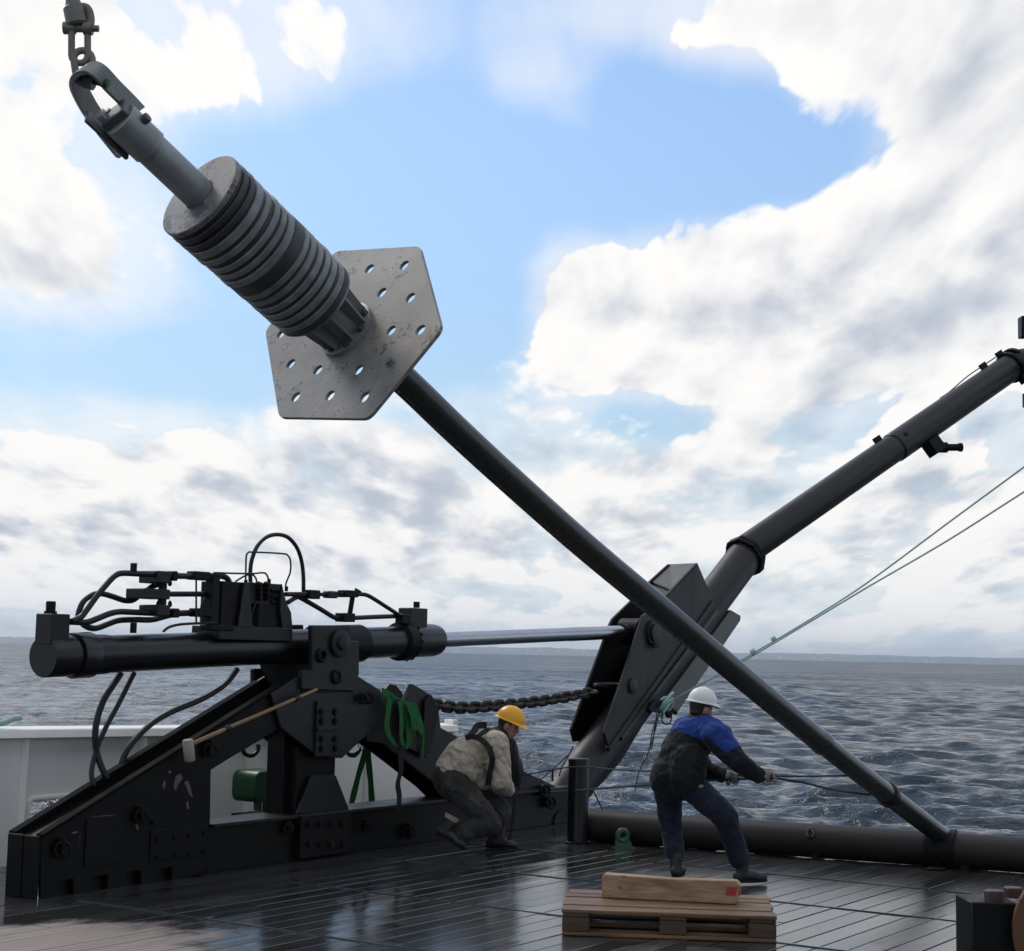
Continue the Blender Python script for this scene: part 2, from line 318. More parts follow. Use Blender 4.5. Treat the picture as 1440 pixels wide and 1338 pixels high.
# ------------------------------------------------------------------ mesh helpers
WL = {}
class MB:
    def __init__(s): s.v = []; s.f = []
    def add(s, vs, fs):
        k = len(s.v); s.v += [V(p) for p in vs]; s.f += [tuple(i+k for i in f) for f in fs]; return s
    def hexa(s, c8): return s.add(c8, [(0, 3, 2, 1), (4, 5, 6, 7), (0, 1, 5, 4), (1, 2, 6, 5), (2, 3, 7, 6), (3, 0, 4, 7)])
    def box(s, c, hx, hy, hz):
        c = V(c); return s.hexa([c-hx-hy-hz, c+hx-hy-hz, c+hx+hy-hz, c-hx+hy-hz, c-hx-hy+hz, c+hx-hy+hz, c+hx+hy+hz, c-hx+hy+hz])
    def sbox(s, u0, u1, v0, v1, z0, z1):
        return s.box(S((u0+u1)/2, (v0+v1)/2, (z0+z1)/2), A*(u1-u0)/2, B*(v1-v0)/2, Z*(z1-z0)/2)
    def prism(s, pts, vec):
        n = len(pts); pts = [V(p) for p in pts]; vec = V(vec)
        nn = V((0, 0, 0))
        for i in range(n): nn += pts[i].cross(pts[(i+1) % n])
        if nn.dot(vec) > 0: pts = pts[::-1]
        return s.add(pts+[p+vec for p in pts], [tuple(range(n))]+[tuple(range(2*n-1, n-1, -1))]+[((i+1) % n, i, n+i, n+(i+1) % n) for i in range(n)])
    def plate(s, outer, holes, o, ex, ey, th):
        """flat plate with real holes: outlines in the plane (o, ex, ey), thickness vector th"""
        pts = []; edges = []; loops = [outer]+holes
        for L in loops:
            k = len(pts); pts += [V((p[0], p[1])) for p in L]; edges += [(k+i, k+(i+1) % len(L)) for i in range(len(L))]
        vv, ee, ff, *_ = delaunay_2d_cdt(pts, edges, [], 0, 1e-5)
        def inside(p, L):
            c = False; n = len(L)
            for i in range(n):
                a, b = L[i], L[(i+1) % n]
                if (a[1] > p[1]) != (b[1] > p[1]) and p[0] < (b[0]-a[0])*(p[1]-a[1])/(b[1]-a[1])+a[0]: c = not c
            return c
        good = []
        for f in ff:
            c = sum((vv[i] for i in f), V((0, 0)))/len(f)
            if inside(c, outer) and not any(inside(c, h) for h in holes): good.append(tuple(f))
        P = [o+ex*p.x+ey*p.y for p in vv]; n = len(P); th = V(th)
        flip = ex.cross(ey).dot(th) > 0
        fs = [f[::-1] if flip else f for f in good]+[tuple(i+n for i in (f if flip else f[::-1])) for f in good]
        cnt = {}
        for f in good:
            for i in range(len(f)):
                a, b = f[i], f[(i+1) % len(f)]; cnt[(a, b)] = 1
        for (a, b) in list(cnt):
            if (b, a) not in cnt: fs.append((a, b, b+n, a+n) if flip else (b, a, a+n, b+n))
        return s.add(P+[p+th for p in P], fs)
    def tube(s, pts, r, n=10, closed=False, cap=True, flat=None):
        pts = [V(p) for p in pts]; m = len(pts); rs = r if isinstance(r, (list, tuple)) else [r]*m
        T = []
        for i in range(m):
            a = pts[(i-1) % m] if closed else pts[max(i-1, 0)]; b = pts[(i+1) % m] if closed else pts[min(i+1, m-1)]
            T.append((b-a).normalized())
        x = T[0].orthogonal().normalized() if flat is None else (V(flat)-T[0]*V(flat).dot(T[0])).normalized()
        vs = []; fr = []
        for i in range(m):
            if flat is not None: x = (V(flat)-T[i]*V(flat).dot(T[i])).normalized()
            else: x = (x-T[i]*x.dot(T[i])).normalized()
            y = T[i].cross(x); rr = rs[i]
            ra, rb = (rr if isinstance(rr, tuple) else (rr, rr))
            for k in range(n):
                a = 2*math.pi*k/n; vs.append(pts[i]+x*(ra*math.cos(a))+y*(rb*math.sin(a)))
        fs = []
        for i in range(m if closed else m-1):
            j = (i+1) % m
            for k in range(n): fs.append((i*n+k, i*n+(k+1) % n, j*n+(k+1) % n, j*n+k))
        if not closed and cap: fs.append(tuple(range(n-1, -1, -1))); fs.append(tuple((m-1)*n+k for k in range(n)))
        return s.add(vs, fs)
    def cyl(s, p0, p1, r, n=20, r1=None): return s.tube([p0, p1], [r, r if r1 is None else r1], n)
    def lathe(s, p0, ax, prof, n=28, closed_ends=True, x=None):
        p0 = V(p0); ax = V(ax).normalized(); x = ax.orthogonal().normalized() if x is None else (V(x)-ax*V(x).dot(ax)).normalized(); y = ax.cross(x)
        vs = []; m = len(prof)
        for (t, r) in prof:
            for k in range(n):
                a = 2*math.pi*k/n; vs.append(p0+ax*t+x*(r*math.cos(a))+y*(r*math.sin(a)))
        fs = [(i*n+k, i*n+(k+1) % n, (i+1)*n+(k+1) % n, (i+1)*n+k) for i in range(m-1) for k in range(n)]
        if closed_ends: fs.append(tuple(range(n-1, -1, -1))); fs.append(tuple((m-1)*n+k for k in range(n)))
        return s.add(vs, fs)
    def ribbon(s, pts, wid, th):
        """strap: path, half width vectors, thickness"""
        m = len(pts); vs = []
        for i, p in enumerate(pts):
            t = (V(pts[min(i+1, m-1)])-V(pts[max(i-1, 0)])).normalized(); w = V(wid[i]); nrm = t.cross(w).normalized()*th
            vs += [V(p)-w-nrm, V(p)+w-nrm, V(p)+w+nrm, V(p)-w+nrm]
        fs = [(3, 2, 1, 0), tuple(4*(m-1)+k for k in range(4))]
        for i in range(m-1):
            for k in range(4): a = 4*i+k; b = 4*i+(k+1) % 4; fs.append((a, b, b+4, a+4))
        return s.add(vs, fs)
def smoothpath(pts, k=6, closed=False):
    pts = [V(p) for p in pts]; out = []; n = len(pts)
    rngi = range(n if closed else n-1)
    for i in rngi:
        p1 = pts[i]; p2 = pts[(i+1) % n]
        p0 = pts[(i-1) % n] if closed else (pts[i-1] if i > 0 else p1*2-p2); p3 = pts[(i+2) % n] if closed else (pts[i+2] if i+2 < n else p2*2-p1)
        for j in range(k):
            t = j/k; out.append(.5*((2*p1)+(p2-p0)*t+(2*p0-5*p1+4*p2-p3)*t*t+(3*p1-p0-3*p2+p3)*t**3))
    if not closed: out.append(pts[-1])
    return out
def place(o, W, parent=None):
    C.objects.link(o); W = V(W); WL[o.name] = W
    if parent is not None: o.parent = parent; o.location = W-WL[parent.name]
    else: o.location = W
    return o
def obj(name, mb, mat, parent=None, smooth=35, bev=0.0, origin=None, kind=None, label=None, seg=1):
    if origin is None:
        a = np.array([tuple(p) for p in mb.v]); lo = a.min(0); hi = a.max(0); origin = V(((lo[0]+hi[0])/2, (lo[1]+hi[1])/2, lo[2] if parent is None else (lo[2]+hi[2])/2))
    me = bpy.data.meshes.new(name); me.from_pydata([tuple(p-origin) for p in mb.v], [], mb.f)
    bm = bmesh.new(); bm.from_mesh(me); bmesh.ops.recalc_face_normals(bm, faces=bm.faces); bm.to_mesh(me); bm.free()
    if smooth: me.shade_smooth(); me.set_sharp_from_angle(angle=R(smooth))
    for mm in (mat if isinstance(mat, list) else [mat]): me.materials.append(M[mm] if isinstance(mm, str) else mm)
    o = bpy.data.objects.new(name, me); place(o, origin, parent)
    if bev:
        b = o.modifiers.new('bevel', 'BEVEL'); b.width = bev; b.segments = seg; b.limit_method = 'ANGLE'; b.angle_limit = R(40); b.harden_normals = False
    if kind: o['kind'] = kind
    if label: o['label'] = label
    return o
def tag(o, label, cat, group=None, kind=None):
    o['label'] = label; o['category'] = cat
    if group: o['group'] = group
    return o
def thing(name, label, cat, loc, group=None):
    o = bpy.data.objects.new(name, None); o.empty_display_size = .2; place(o, loc); return tag(o, label, cat, group)
def dup(o, W, parent, mat3=None):
    c = o.copy(); C.objects.link(c); c.parent = parent; WL[c.name] = V(W); c.location = V(W)-(WL[parent.name] if parent else V((0, 0, 0)))
    if mat3 is not None: c.rotation_euler = mat3.to_euler()
    return c
def bolts(parent, spots, nrm, r=.018, h=.014, mat='black2', name='bolt'):
    """one bolt head, copied"""
    nrm = V(nrm).normalized(); first = None
    for p in spots:
        if first is None: first = obj(name, MB().lathe(p, nrm, [(-.002, r*1.5), (.003, r*1.5), (.003, r), (h, r*.94)], 6, x=Z), mat, parent, origin=V(p))
        else: dup(first, p, parent)
def ring(c, ex, ey, r, n): return [c+ex*(r*math.cos(2*math.pi*k/n))+ey*(r*math.sin(2*math.pi*k/n)) for k in range(n)]

# ------------------------------------------------------------------ the setting: sea, ship's deck, shore
SEA_Z = -2.3
def build_sea():
    r = np.concatenate([np.geomspace(9, 1500, 1500), np.geomspace(1500, 27000, 40)[1:]])
    th = np.concatenate([np.linspace(-math.pi, -.42, 42)[:-1], np.linspace(-.42, .42, 520), np.linspace(.42, math.pi, 42)[1:]])
    RR, TT = np.meshgrid(r, th, indexing='ij')
    X = RR*np.sin(TT); Y = RR*np.cos(TT); H = np.zeros_like(X); DX = np.zeros_like(X); DY = np.zeros_like(X)
    dr = np.gradient(r)[:, None]; dt = np.gradient(th)[None, :]; sp = np.maximum(dr*np.ones_like(X), RR*dt)
    g2 = np.random.default_rng(21); nw = 130
    lam = np.exp(g2.uniform(math.log(.4), math.log(7), nw)); ang = R(258)+g2.normal(0, .52, nw); ph = g2.uniform(0, 6.28, nw)
    for l, a, p in zip(lam, ang, ph):
        k = 2*math.pi/l; amp = .0072*l**.95*(1 if l < 2.4 else (2.4/l)**.8)
        w = np.clip((l/sp-2.0)/2.0, 0, 1); w = w*w*(3-2*w)
        q = k*(X*math.cos(a)+Y*math.sin(a))+p; sn = np.sin(q)*w*amp; cs = np.cos(q)*w*amp
        H += cs; DX -= math.cos(a)*sn*.8; DY -= math.sin(a)*sn*.8
    # gusts: some patches are rougher
    gust = 1+.30*np.sin(X*.045+Y*.021+1.1)*np.sin(Y*.033-X*.017)
    H *= gust
    co = np.stack([X+DX, Y+DY, H+SEA_Z], -1).reshape(-1, 3)
    nr, nt = X.shape; i = np.arange(nr-1)[:, None]*nt+np.arange(nt-1)[None, :]
    q = np.stack([i, i+1, i+1+nt, i+nt], -1).reshape(-1, 4)
    ring0 = list(range(nt-1))
    me = bpy.data.meshes.new('sea'); me.vertices.add(len(co)+1); me.vertices.foreach_set('co', np.vstack([co, [[0, 0, SEA_Z]]]).astype('f4').ravel())
    tri = np.array([[k+1, k, len(co)] for k in ring0])
    me.loops.add(q.size+tri.size); me.loops.foreach_set('vertex_index', np.concatenate([q[:, ::-1].ravel(), tri.ravel()]).astype('i4'))
    me.polygons.add(len(q)+len(tri)); me.polygons.foreach_set('loop_start', np.concatenate([np.arange(len(q))*4, q.size+np.arange(len(tri))*3]).astype('i4'))
    me.update(calc_edges=True); me.validate(); me.shade_smooth(); me.materials.append(M['sea'])
    if me.polygons[len(q)//2].normal.z < 0: me.flip_normals()
    o = bpy.data.objects.new('sea', me); C.objects.link(o); o['kind'] = 'structure'; WL['sea'] = V((0, 0, 0))
build_sea()

# far shore: a low wooded ridge with a town on its foot
def ridge(name, d0, a0, a1, n, hf, depth):
    mb = MB(); vs = []; rows = 7
    for i in range(n+1):
        a = a0+(a1-a0)*i/n; h = hf(a)
        for j in range(rows):
            t = j/(rows-1); prof = math.sin(min(1, t*1.25)*math.pi/2) if t < .8 else math.sin(math.pi/2*(1-(t-.8)*3))
            dd = d0+depth*t; zz = SEA_Z-.5+h*prof*(1+.12*noise.noise(V((a*220, t*5, 3))))
            vs.append(V((dd*math.sin(a), dd*math.cos(a), zz)))
    fs = [(i*rows+j, (i+1)*rows+j, (i+1)*rows+j+1, i*rows+j+1) for i in range(n) for j in range(rows-1)]
    mb.add(vs, fs); o = obj(name, mb, 'hill', smooth=60, origin=V((0, 0, 0)), kind='structure'); return o
def hh(a):
    return 1.8*max(8, 44+26*noise.noise(V((a*9, 1.3, 0)))+14*noise.noise(V((a*31, 4, 0)))+5*noise.noise(V((a*110, 9, 0))))
ridge('far_hills', 21500, R(-26), R(26), 420, hh, 4200)
ridge('far_hills', 26200, R(-26), R(26), 300, lambda a: 1.2*hh(a+.7)+8, 2400)
tb = MB()
for i in range(520):
    a = rng.uniform(R(-24), R(24)) if i > 220 else rng.normal(R(-17.2), R(1.2)); d = 21480+rng.uniform(0, 1500)
    t = (d-21500)/4200; zb = SEA_Z+hh(a)*max(0, math.sin(min(1, t*1.25)*math.pi/2))
    w = rng.uniform(14, 60) if i > 220 else rng.uniform(20, 70); h = rng.uniform(9, 22) if i > 220 else rng.uniform(14, 60)
    e = V((math.cos(a), -math.sin(a), 0)); f = V((math.sin(a), math.cos(a), 0))
    tb.box(f*d+Z*(zb+h/2-2), e*w/2, f*6, Z*(h/2+1))
obj('far_town', tb, 'town', smooth=0, origin=V((0, 0, 0)), kind='stuff')
hzm = bpy.data.materials.new('haze_air'); hzm.use_nodes = True; ht = hzm.node_tree; ht.nodes.clear()
pv = ht.nodes.new('ShaderNodeVolumePrincipled'); pv.inputs['Color'].default_value = (.80, .88, .97, 1); pv.inputs['Density'].default_value = 4.6e-5; pv.inputs['Anisotropy'].default_value = .25
ho = ht.nodes.new('ShaderNodeOutputMaterial'); ht.links.new(pv.outputs[0], ho.inputs['Volume'])
hz = obj('haze', MB().box((0, 0, 108), V((29500, 0, 0)), V((0, 29500, 0)), Z*112), hzm, smooth=0, origin=V((0, 0, 0)), kind='stuff')

# deck of the ship: steel deck under planks that run fore and aft, flat bars across them
PA = onz(828, 1186); PB = onz(1440, 1231)                       # foot of the stern pipe
pdir = (PB-PA).normalized(); pout = V((-pdir.y, pdir.x, 0)); pout = pout if pout.dot(A) > 0 else -pout
ua, va = uv(PA); ub, vb = uv(PB)
def u_edge(v): return ua+(ub-ua)*(v-va)/(vb-va)
EDGE = .36
dk = MB(); outline = [S(-14, 10.42), S(-14, -12), S(u_edge(-12)+EDGE, -12), S(u_edge(8.0)+EDGE, 8.0), S(15.3, 8.0), S(15.3, 10.42)]
dk.prism([p-Z*.045 for p in outline], -Z*.10)
deck = obj('deck', dk, 'deck_steel', smooth=0, origin=V((0, 0, -.045)), kind='structure')
hu = MB(); hu.prism([p-Z*.147 for p in outline], -Z*3.4); obj('ship_hull', hu, 'hull', smooth=0, kind='structure')
PW = .178; GAP = .008
barpx = [(766, 1214), (555, 1243), (333, 1285), (657, 1329), (1267, 1258), (1235, 1317)]
BARU = [10.9, 9.35, 7.75, 6.1, 12.25, 14.0]
i = 0; v = -1.2; pl = 0
while v < 10.28:
    v1 = min(v+PW-GAP, 10.40); vm = (v+v1)/2
    uend = u_edge(vm)+.16 if vm < 8.0 else 15.25
    if vm < -0.2: cuts = [3.5, uend]
    else:
        j = rng.uniform(5.5, 9.2); cuts = [3.2, j, uend]
        if uend-j > 4.2: cuts = [3.2, j, j+rng.uniform(2.2, 3.6), uend]
    for a, b in zip(cuts[:-1], cuts[1:]):
        mb = MB(); tl = math.tan(R(rng.normal(0, .28))); sag = rng.uniform(.0, .0016); zt = rng.normal(0, .0012)
        w = (v1-v); prof = [(-.5, -.0025), (-.475, -.0005), (-.2, -sag*.4), (0, -sag), (.2, -sag*.4), (.475, -.0005), (.5, -.0025)]
        top = [(q*w, zz+q*w*tl+zt) for q, zz in prof]; sec = [(-.5*w, -.04)]+top+[(.5*w, -.04)]
        mb.prism([S(a+.004, vm+y, z) for y, z in sec], A*(b-a-.008))
        obj('plank', mb, 'deck', deck, smooth=20); pl += 1
    v += PW
print('planks', pl)
for k, u in enumerate(BARU):
    mb = MB(); vlo = -1.0; vhi = 8.55 if u < 12.5 else 3.6
    mb.sbox(u-.010, u+.010, vlo, vhi, -.02, .006); obj('deck_bar', mb, 'bar', deck, smooth=0)


def cr(s, ox, oy):
    return lambda x, y: (ox+x/s, oy+y/s)
c1 = cr(3.936, 0, 0); c2 = cr(3.186, 200, 180); c3 = cr(3.273, 0, 730); c4 = cr(4.0, 300, 730); c5 = cr(3.716, 0, 920); c6 = cr(4.182, 300, 920); c7 = cr(4.957, 580, 960); c8 = cr(3.185, 780, 740); c9 = cr(5.146, 440, 900); cb = cr(3.617, 1080, 430)
def poly(c, pts, v): return [onv(*c(x, y), v) for x, y in pts]
def boxpx(mb, x0, x1, y0, y1, v0, v1):
    """box whose starboard face spans these sight lines on the plane v0"""
    a = onv((x0+x1)/2, y1, v0); b = onv((x0+x1)/2, y0, v0); ym = (y0+y1)/2
    u0 = uv(onv(x0, ym, v0))[0]; u1 = uv(onv(x1, ym, v0))[0]
    return mb.sbox(u0, u1, v0, v1, a.z, b.z)

# ------------------------------------------------------------------ white bulwark on the port side
VB = 10.30
bw = thing('bulwark', 'white painted steel bulwark with stiffeners behind the black frame', 'bulwark', S(9.5, VB, 0))
pL = onv(-160, 1026, VB); pR = onv(636, 1019, VB); uL = uv(pL)[0]; uR = uv(pR)[0]
def ztop(u): return pL.z+(pR.z-pL.z)*(u-uL)/(uR-uL)
hx0 = uv(onv(37, 1140, VB))[0]; hx1 = hx0+.95; hz1 = onv(70, 1121, VB).z; hz0 = onv(70, 1168, VB).z
def rrect(x0, x1, z0, z1, r, n=5):
    out = []
    for cx, cz, a0 in ((x1-r, z1-r, 0), (x0+r, z1-r, 90), (x0+r, z0+r, 180), (x1-r, z0+r, 270)):
        out += [(cx+r*math.cos(R(a0+90*k/n)), cz+r*math.sin(R(a0+90*k/n))) for k in range(n+1)]
    return out
hole = rrect(hx0, hx1, hz0, hz1, .07)
obj('wall_panel', MB().plate([(uL-3, -.04), (uR, -.04), (uR, ztop(uR)), (uL-3, ztop(uL-3))], [hole], B*VB, A, Z, B*.012), 'white', bw, smooth=0)
m = MB(); m.tube([S(u, VB-.01, z) for u, z in hole], .021, 8, closed=True); obj('fairlead_rim', m, 'white', bw)
m = MB(); rh = .085
m.add([S(uL-3, VB-.10, ztop(uL-3)-rh*.9), S(uR, VB-.10, ztop(uR)-rh*.9), S(uR, VB-.07, ztop(uR)-.005), S(uL-3, VB-.07, ztop(uL-3)-.005), S(uL-3, VB+.10, ztop(uL-3)+.012), S(uR, VB+.10, ztop(uR)+.012), S(uR, VB+.10, ztop(uR)-.03), S(uL-3, VB+.10, ztop(uL-3)-.03)],
      [(0, 1, 2, 3), (3, 2, 5, 4), (4, 5, 6, 7), (7, 6, 1, 0), (0, 3, 4, 7), (1, 6, 5, 2)])
obj('top_rail', m, 'white', bw, smooth=0, bev=.008)
for px in (28, 195, 342, 379, 512):
    u = uv(onv(px, 1090, VB))[0]; m = MB(); m.prism([S(u, VB-.002, -.03), S(u, VB-.002, ztop(u)-.06), S(u, VB-.075, ztop(u)-.085), S(u, VB-.075, .16), S(u, VB-.14, .02), S(u, VB-.14, -.03)], A*.012)
    obj('stiffener', m, 'white', bw, smooth=0)
u = uR-.06
m = MB().box(S(uR+.02, VB+.03, (ztop(uR)+.05)/2), A*.05, B*.06, Z*(ztop(uR)+.05)/2); obj('end_post', m, 'white', bw, smooth=0, bev=.006)
# teal rope end lying on the bulwark rail
rp = [onv(x, y, VB-.02) for x, y in ((-60, 1012), (-12, 1018), (6, 1016), (18, 1011), (28, 1010))]
tag(obj('mooring_rope', MB().tube(smoothpath(rp, 6), .026, 8), 'rope_teal'), 'teal green mooring rope end lying on the white bulwark rail', 'rope')

# ------------------------------------------------------------------ stern pipe along the deck edge
rP = .145
q0 = PA+pout*rP+Z*rP; q1 = PB+pout*rP+Z*rP
q0 = q0-pdir*.06; q1 = q1+pdir*6
sp = thing('stern_pipe', 'thick rusty brown pipe lying along the stern edge of the deck', 'pipe', (q0+q1)/2-Z*rP)
obj('pipe_body', MB().lathe(q0, q1-q0, [(0, rP*.9), (.02, rP), ((q1-q0).length, rP)], 30), 'pipe_brown', sp)
for px in (1094, 1312):
    c = onz(px, 1196, rP*1.2); t = (c-q0).dot(pdir); c = q0+pdir*t
    if px < 1200:
        obj('lug', MB().box(c-pout*rP*.85+Z*rP*.5, pdir*.012, pout*.04, Z*.05), 'pipe_brown', sp, bev=.004)
        obj('shackle_eye', MB().tube(ring(c-pout*(rP*.85+.03)+Z*rP*.55, pdir, Z, .03, 12), .010, 6, closed=True), 'shackle', sp)
    else:
        wrap = thing('chafe_wrap', 'black rubber wrap round the stern pipe where the pole crosses', 'pipe wrap', c-Z*rP)
        obj('band', MB().lathe(c-pdir*.12, pdir, [(0, rP+.002), (0, rP+.022), (.24, rP+.026), (.24, rP+.002)], 26, closed_ends=False), 'black2', wrap)
        obj('tail', MB().box(c-pout*(rP+.06)+Z*(-rP+.012), pdir*.07, pout*.10, Z*.008), 'black2', wrap, bev=.003)
for k in range(5):
    t = .9+k*1.25; c = q0+pdir*t
    obj('saddle', MB().box(c-Z*(rP*.80), pdir*.03, pout*(rP*.72), Z*(rP*.2)), 'black2', sp)

# ------------------------------------------------------------------ the black frame at the ship's side that carries the cylinder
VN = 8.82; VF = 9.09
pd = thing('deck_frame', 'massive black steel frame with sloping arms and bolted plates on the port side', 'steel frame', S(10.9, 9.0, 0))
low = [(57.9, 1178), (330, 1003.4), (376.5, 977), (400, 962), (400, 1020), (369, 1039.6), (330, 1062.6), (297, 1083), (295, 1222), (243, 1229), (243, 1220), (223, 1222.5), (223, 1231.5), (199, 1235), (199, 1225), (178, 1228), (178, 1237.5), (152, 1241), (152, 1231), (130, 1234), (130, 1244), (104, 1247), (104, 1237), (82, 1240), (82, 1250), (57.9, 1253)]
near = [onv(x, y, VN) for x, y in low]
def clampz(ps): return [V((p.x, p.y, max(p.z, -.004))) for p in ps]
near = clampz(near)
for i in (8, 9, 12, 13, 16, 17, 20, 21, 24, 25): near[i].z = -.004
obj('side_plate', MB().prism(near, B*.03), 'black', pd, smooth=0, bev=.005)
obj('side_plate', MB().prism([p+B*(VF-VN) for p in near], B*.03), 'black', pd, smooth=0, bev=.005)
m = MB(); m.prism([onv(x, y, VN+.05) for x, y in ((60, 1190), (290, 1150), (290, 1222), (60, 1252))], B*.02); m.v = [V((p.x, p.y, -.004)) if p.z < .16 else p for p in m.v]; obj('notch_shade_sheet', m, 'black', pd, smooth=0)  # black sheet added behind the notches, standing in for the shade inside them
# flanges along the sloping top edges
for dv, wv in ((-.025, .075), (VF-VN-.02, .075)):
    a, b = near[0]+B*dv, near[3]+B*dv; n = (b-a).cross(B).normalized(); n = n if n.z > 0 else -n
    obj('top_flange', MB().hexa([a, b, b+B*wv, a+B*wv, a+n*.022, b+n*.022, b+B*wv+n*.022, a+B*wv+n*.022]), 'matte', pd, smooth=0, bev=.004)
# sloping web between the plates, below the flanges
a, b = near[0]-Z*.05, near[3]-Z*.16
obj('web', MB().hexa([a+B*.03, b+B*.03, b+B*(VF-VN), a+B*(VF-VN), a+B*.03+Z*.02, b+B*.03+Z*.02, b+B*(VF-VN)+Z*.02, a+B*(VF-VN)+Z*.02]), 'black2', pd, smooth=0)
# two end plates with a gap between
e0 = near[0]; uend = uv(e0)[0]
for v0, v1 in ((VN-.005, VN+.14), (VN+.152, VF+.035)):
    obj('end_plate', MB().sbox(uend-.03, uend-.003, v0, v1, -.004, e0.z+.01), 'black', pd, smooth=0, bev=.006)
obj('end_cap', MB().sbox(uend, uend+.30, VN+.03, VF, e0.z-.02, e0.z-.004), 'black2', pd, smooth=0)
# doubler patches on the side plate
m = MB(); boxpx(m, 121, 170, 1150, 1217, VN-.012, VN-.001); obj('doubler_plate', m, 'black2', pd, smooth=0, bev=.003)
m = MB(); boxpx(m, 212, 292, 1164, 1208, VN-.010, VN-.001); obj('doubler_plate', m, 'black', pd, smooth=0, bev=.003)
bolts(pd, [onv(x, y, VN-.012) for x, y in ((222, 1180), (246, 1177), (266, 1174), (287, 1172), (222, 1205), (246, 1202), (266, 1200), (287, 1197), (216, 1156))], -B, .016)
for px, py, r in ((84, 1191, .05), (195, 1145, .045), (292, 1052, .05), (402, 1163, .035), (515, 1160, .035), (572, 1168, .05)):
    w = onv(px, py, VN-.02); obj('shackle_lug', MB().box(w, A*.012, B*.045, Z*r*1.2), 'black2', pd, smooth=0, bev=.005)
    obj('lashing_ring', MB().tube(ring(w-B*.03-Z*r*.35, (A*.6-B*.4).normalized(), Z, r, 14), .012, 7, closed=True), 'black2', pd)
# paint worn off in flakes: thin patches of older coating
m = MB()
for pts in (((244, 1106), (247, 1092), (253, 1088), (257, 1094), (250, 1104), (247, 1113)), ((259, 1100), (265, 1098), (268, 1108), (271, 1122), (266, 1118)), ((228, 1104), (232, 1096), (233, 1105), (230, 1110)), ((120, 1150), (150, 1146.5), (168, 1146), (150, 1147.8)), ((190, 1160), (193, 1158), (195, 1166), (193, 1168)), ((100, 1171), (108, 1169), (110, 1171), (103, 1173)), ((262, 1128), (264, 1126), (266, 1137), (263, 1139)), ((236, 1086), (240, 1083), (241, 1086), (238, 1089))):
    m.prism([onv(x, y, VN) for x, y in pts], -B*.0015)
obj('bare_patch', m, paint('bare_patch', (.095, .075, .075), .55, var=.6, scale=30), pd, smooth=0)
# central gusset
gus = [c6(*p) for p in ((320, 235), (490, 128), (830, 128), (970, 215), (960, 400), (880, 480), (740, 612), (600, 605), (380, 432))]
for dv in (-.035, VF-VN+.035):
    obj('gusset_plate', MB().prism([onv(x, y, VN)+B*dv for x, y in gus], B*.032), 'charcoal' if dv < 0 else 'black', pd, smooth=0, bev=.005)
m = MB(); boxpx(m, *[c6(608, 0)[0], c6(750, 0)[0], c6(0, 275)[1], c6(0, 600)[1]], VN-.06, VN-.036); obj('bolted_plate', m, 'charcoal', pd, smooth=0, bev=.004)
m = MB(); boxpx(m, *[c6(618, 0)[0], c6(748, 0)[0], c6(0, 432)[1], c6(0, 450)[1]], VN-.085, VN-.061); obj('rib', m, 'charcoal', pd, smooth=0, bev=.003)
bolts(pd, [onv(*c6(x, y), VN-.061) for x, y in ((635, 340), (715, 340), (635, 555), (715, 555), (635, 395), (715, 395), (635, 500), (715, 500))], -B, .024, .018, 'black')
for x, y in ((885, 260),):
    w = onv(*c6(x, y), VN-.06)
    for k in (-1, 1): obj('lashing_ring', MB().tube(ring(w+A*.045*k-B*.02, (A*.7-B*.7).normalized(), Z, .04, 14), .013, 7, closed=True), 'black2', pd)
    obj('shackle_lug', MB().box(w, A*.06, B*.035, Z*.02), 'black2', pd, bev=.005)
# aft arm, running down to the hinge of the crane leg
arm = [(498, 951), (532, 971), (613, 1020), (729, 1081), (798, 1114), (798, 1151), (640, 1178), (640, 1128), (621, 1109), (560, 1061), (539, 1046), (517, 1043)]
for dv in (0, VF-VN):
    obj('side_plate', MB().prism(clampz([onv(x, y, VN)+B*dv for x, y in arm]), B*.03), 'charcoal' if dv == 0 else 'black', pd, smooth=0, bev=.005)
a, b = onv(532, 973, VN)-Z*.05, onv(798, 1115, VN)-Z*.05
obj('web', MB().hexa([a+B*.03, b+B*.03, b+B*(VF-VN), a+B*(VF-VN), a+B*.03+Z*.02, b+B*.03+Z*.02, b+B*(VF-VN)+Z*.02, a+B*(VF-VN)+Z*.02]), 'black2', pd, smooth=0)
for px, py in ((762, 1112), (770, 1128)):
    w = onv(px, py, VN-.03); obj('shackle_lug', MB().box(w, A*.02, B*.05, Z*.05), 'black2', pd, bev=.005)
    obj('lashing_ring', MB().tube(ring(w-B*.04, (A*.8-B*.3).normalized(), Z, .055, 14), .017, 7, closed=True), 'black2', pd)
# chain lugs on the arm
for pts, v0, mt in (([(580, 962), (593, 969), (607, 978), (617, 997), (621, 1030), (600, 1066), (570, 1050), (566, 990)], VN-.05, 'charcoal'), ([(549, 962), (558, 964), (566, 974), (576, 1000), (566, 1055), (535, 1040), (530, 985)], VF+.02, 'black')):
    obj('chain_lug', MB().prism([onv(x, y, v0) for x, y in pts], B*.045), mt, pd, smooth=0, bev=.006)
m = MB(); m.prism([onv(x, y, VN-.085) for x, y in ((598, 985), (607, 977), (618, 998), (605, 1060), (594, 1060))], B*.034); obj('chain_lug', m, 'black', pd, smooth=0, bev=.004)
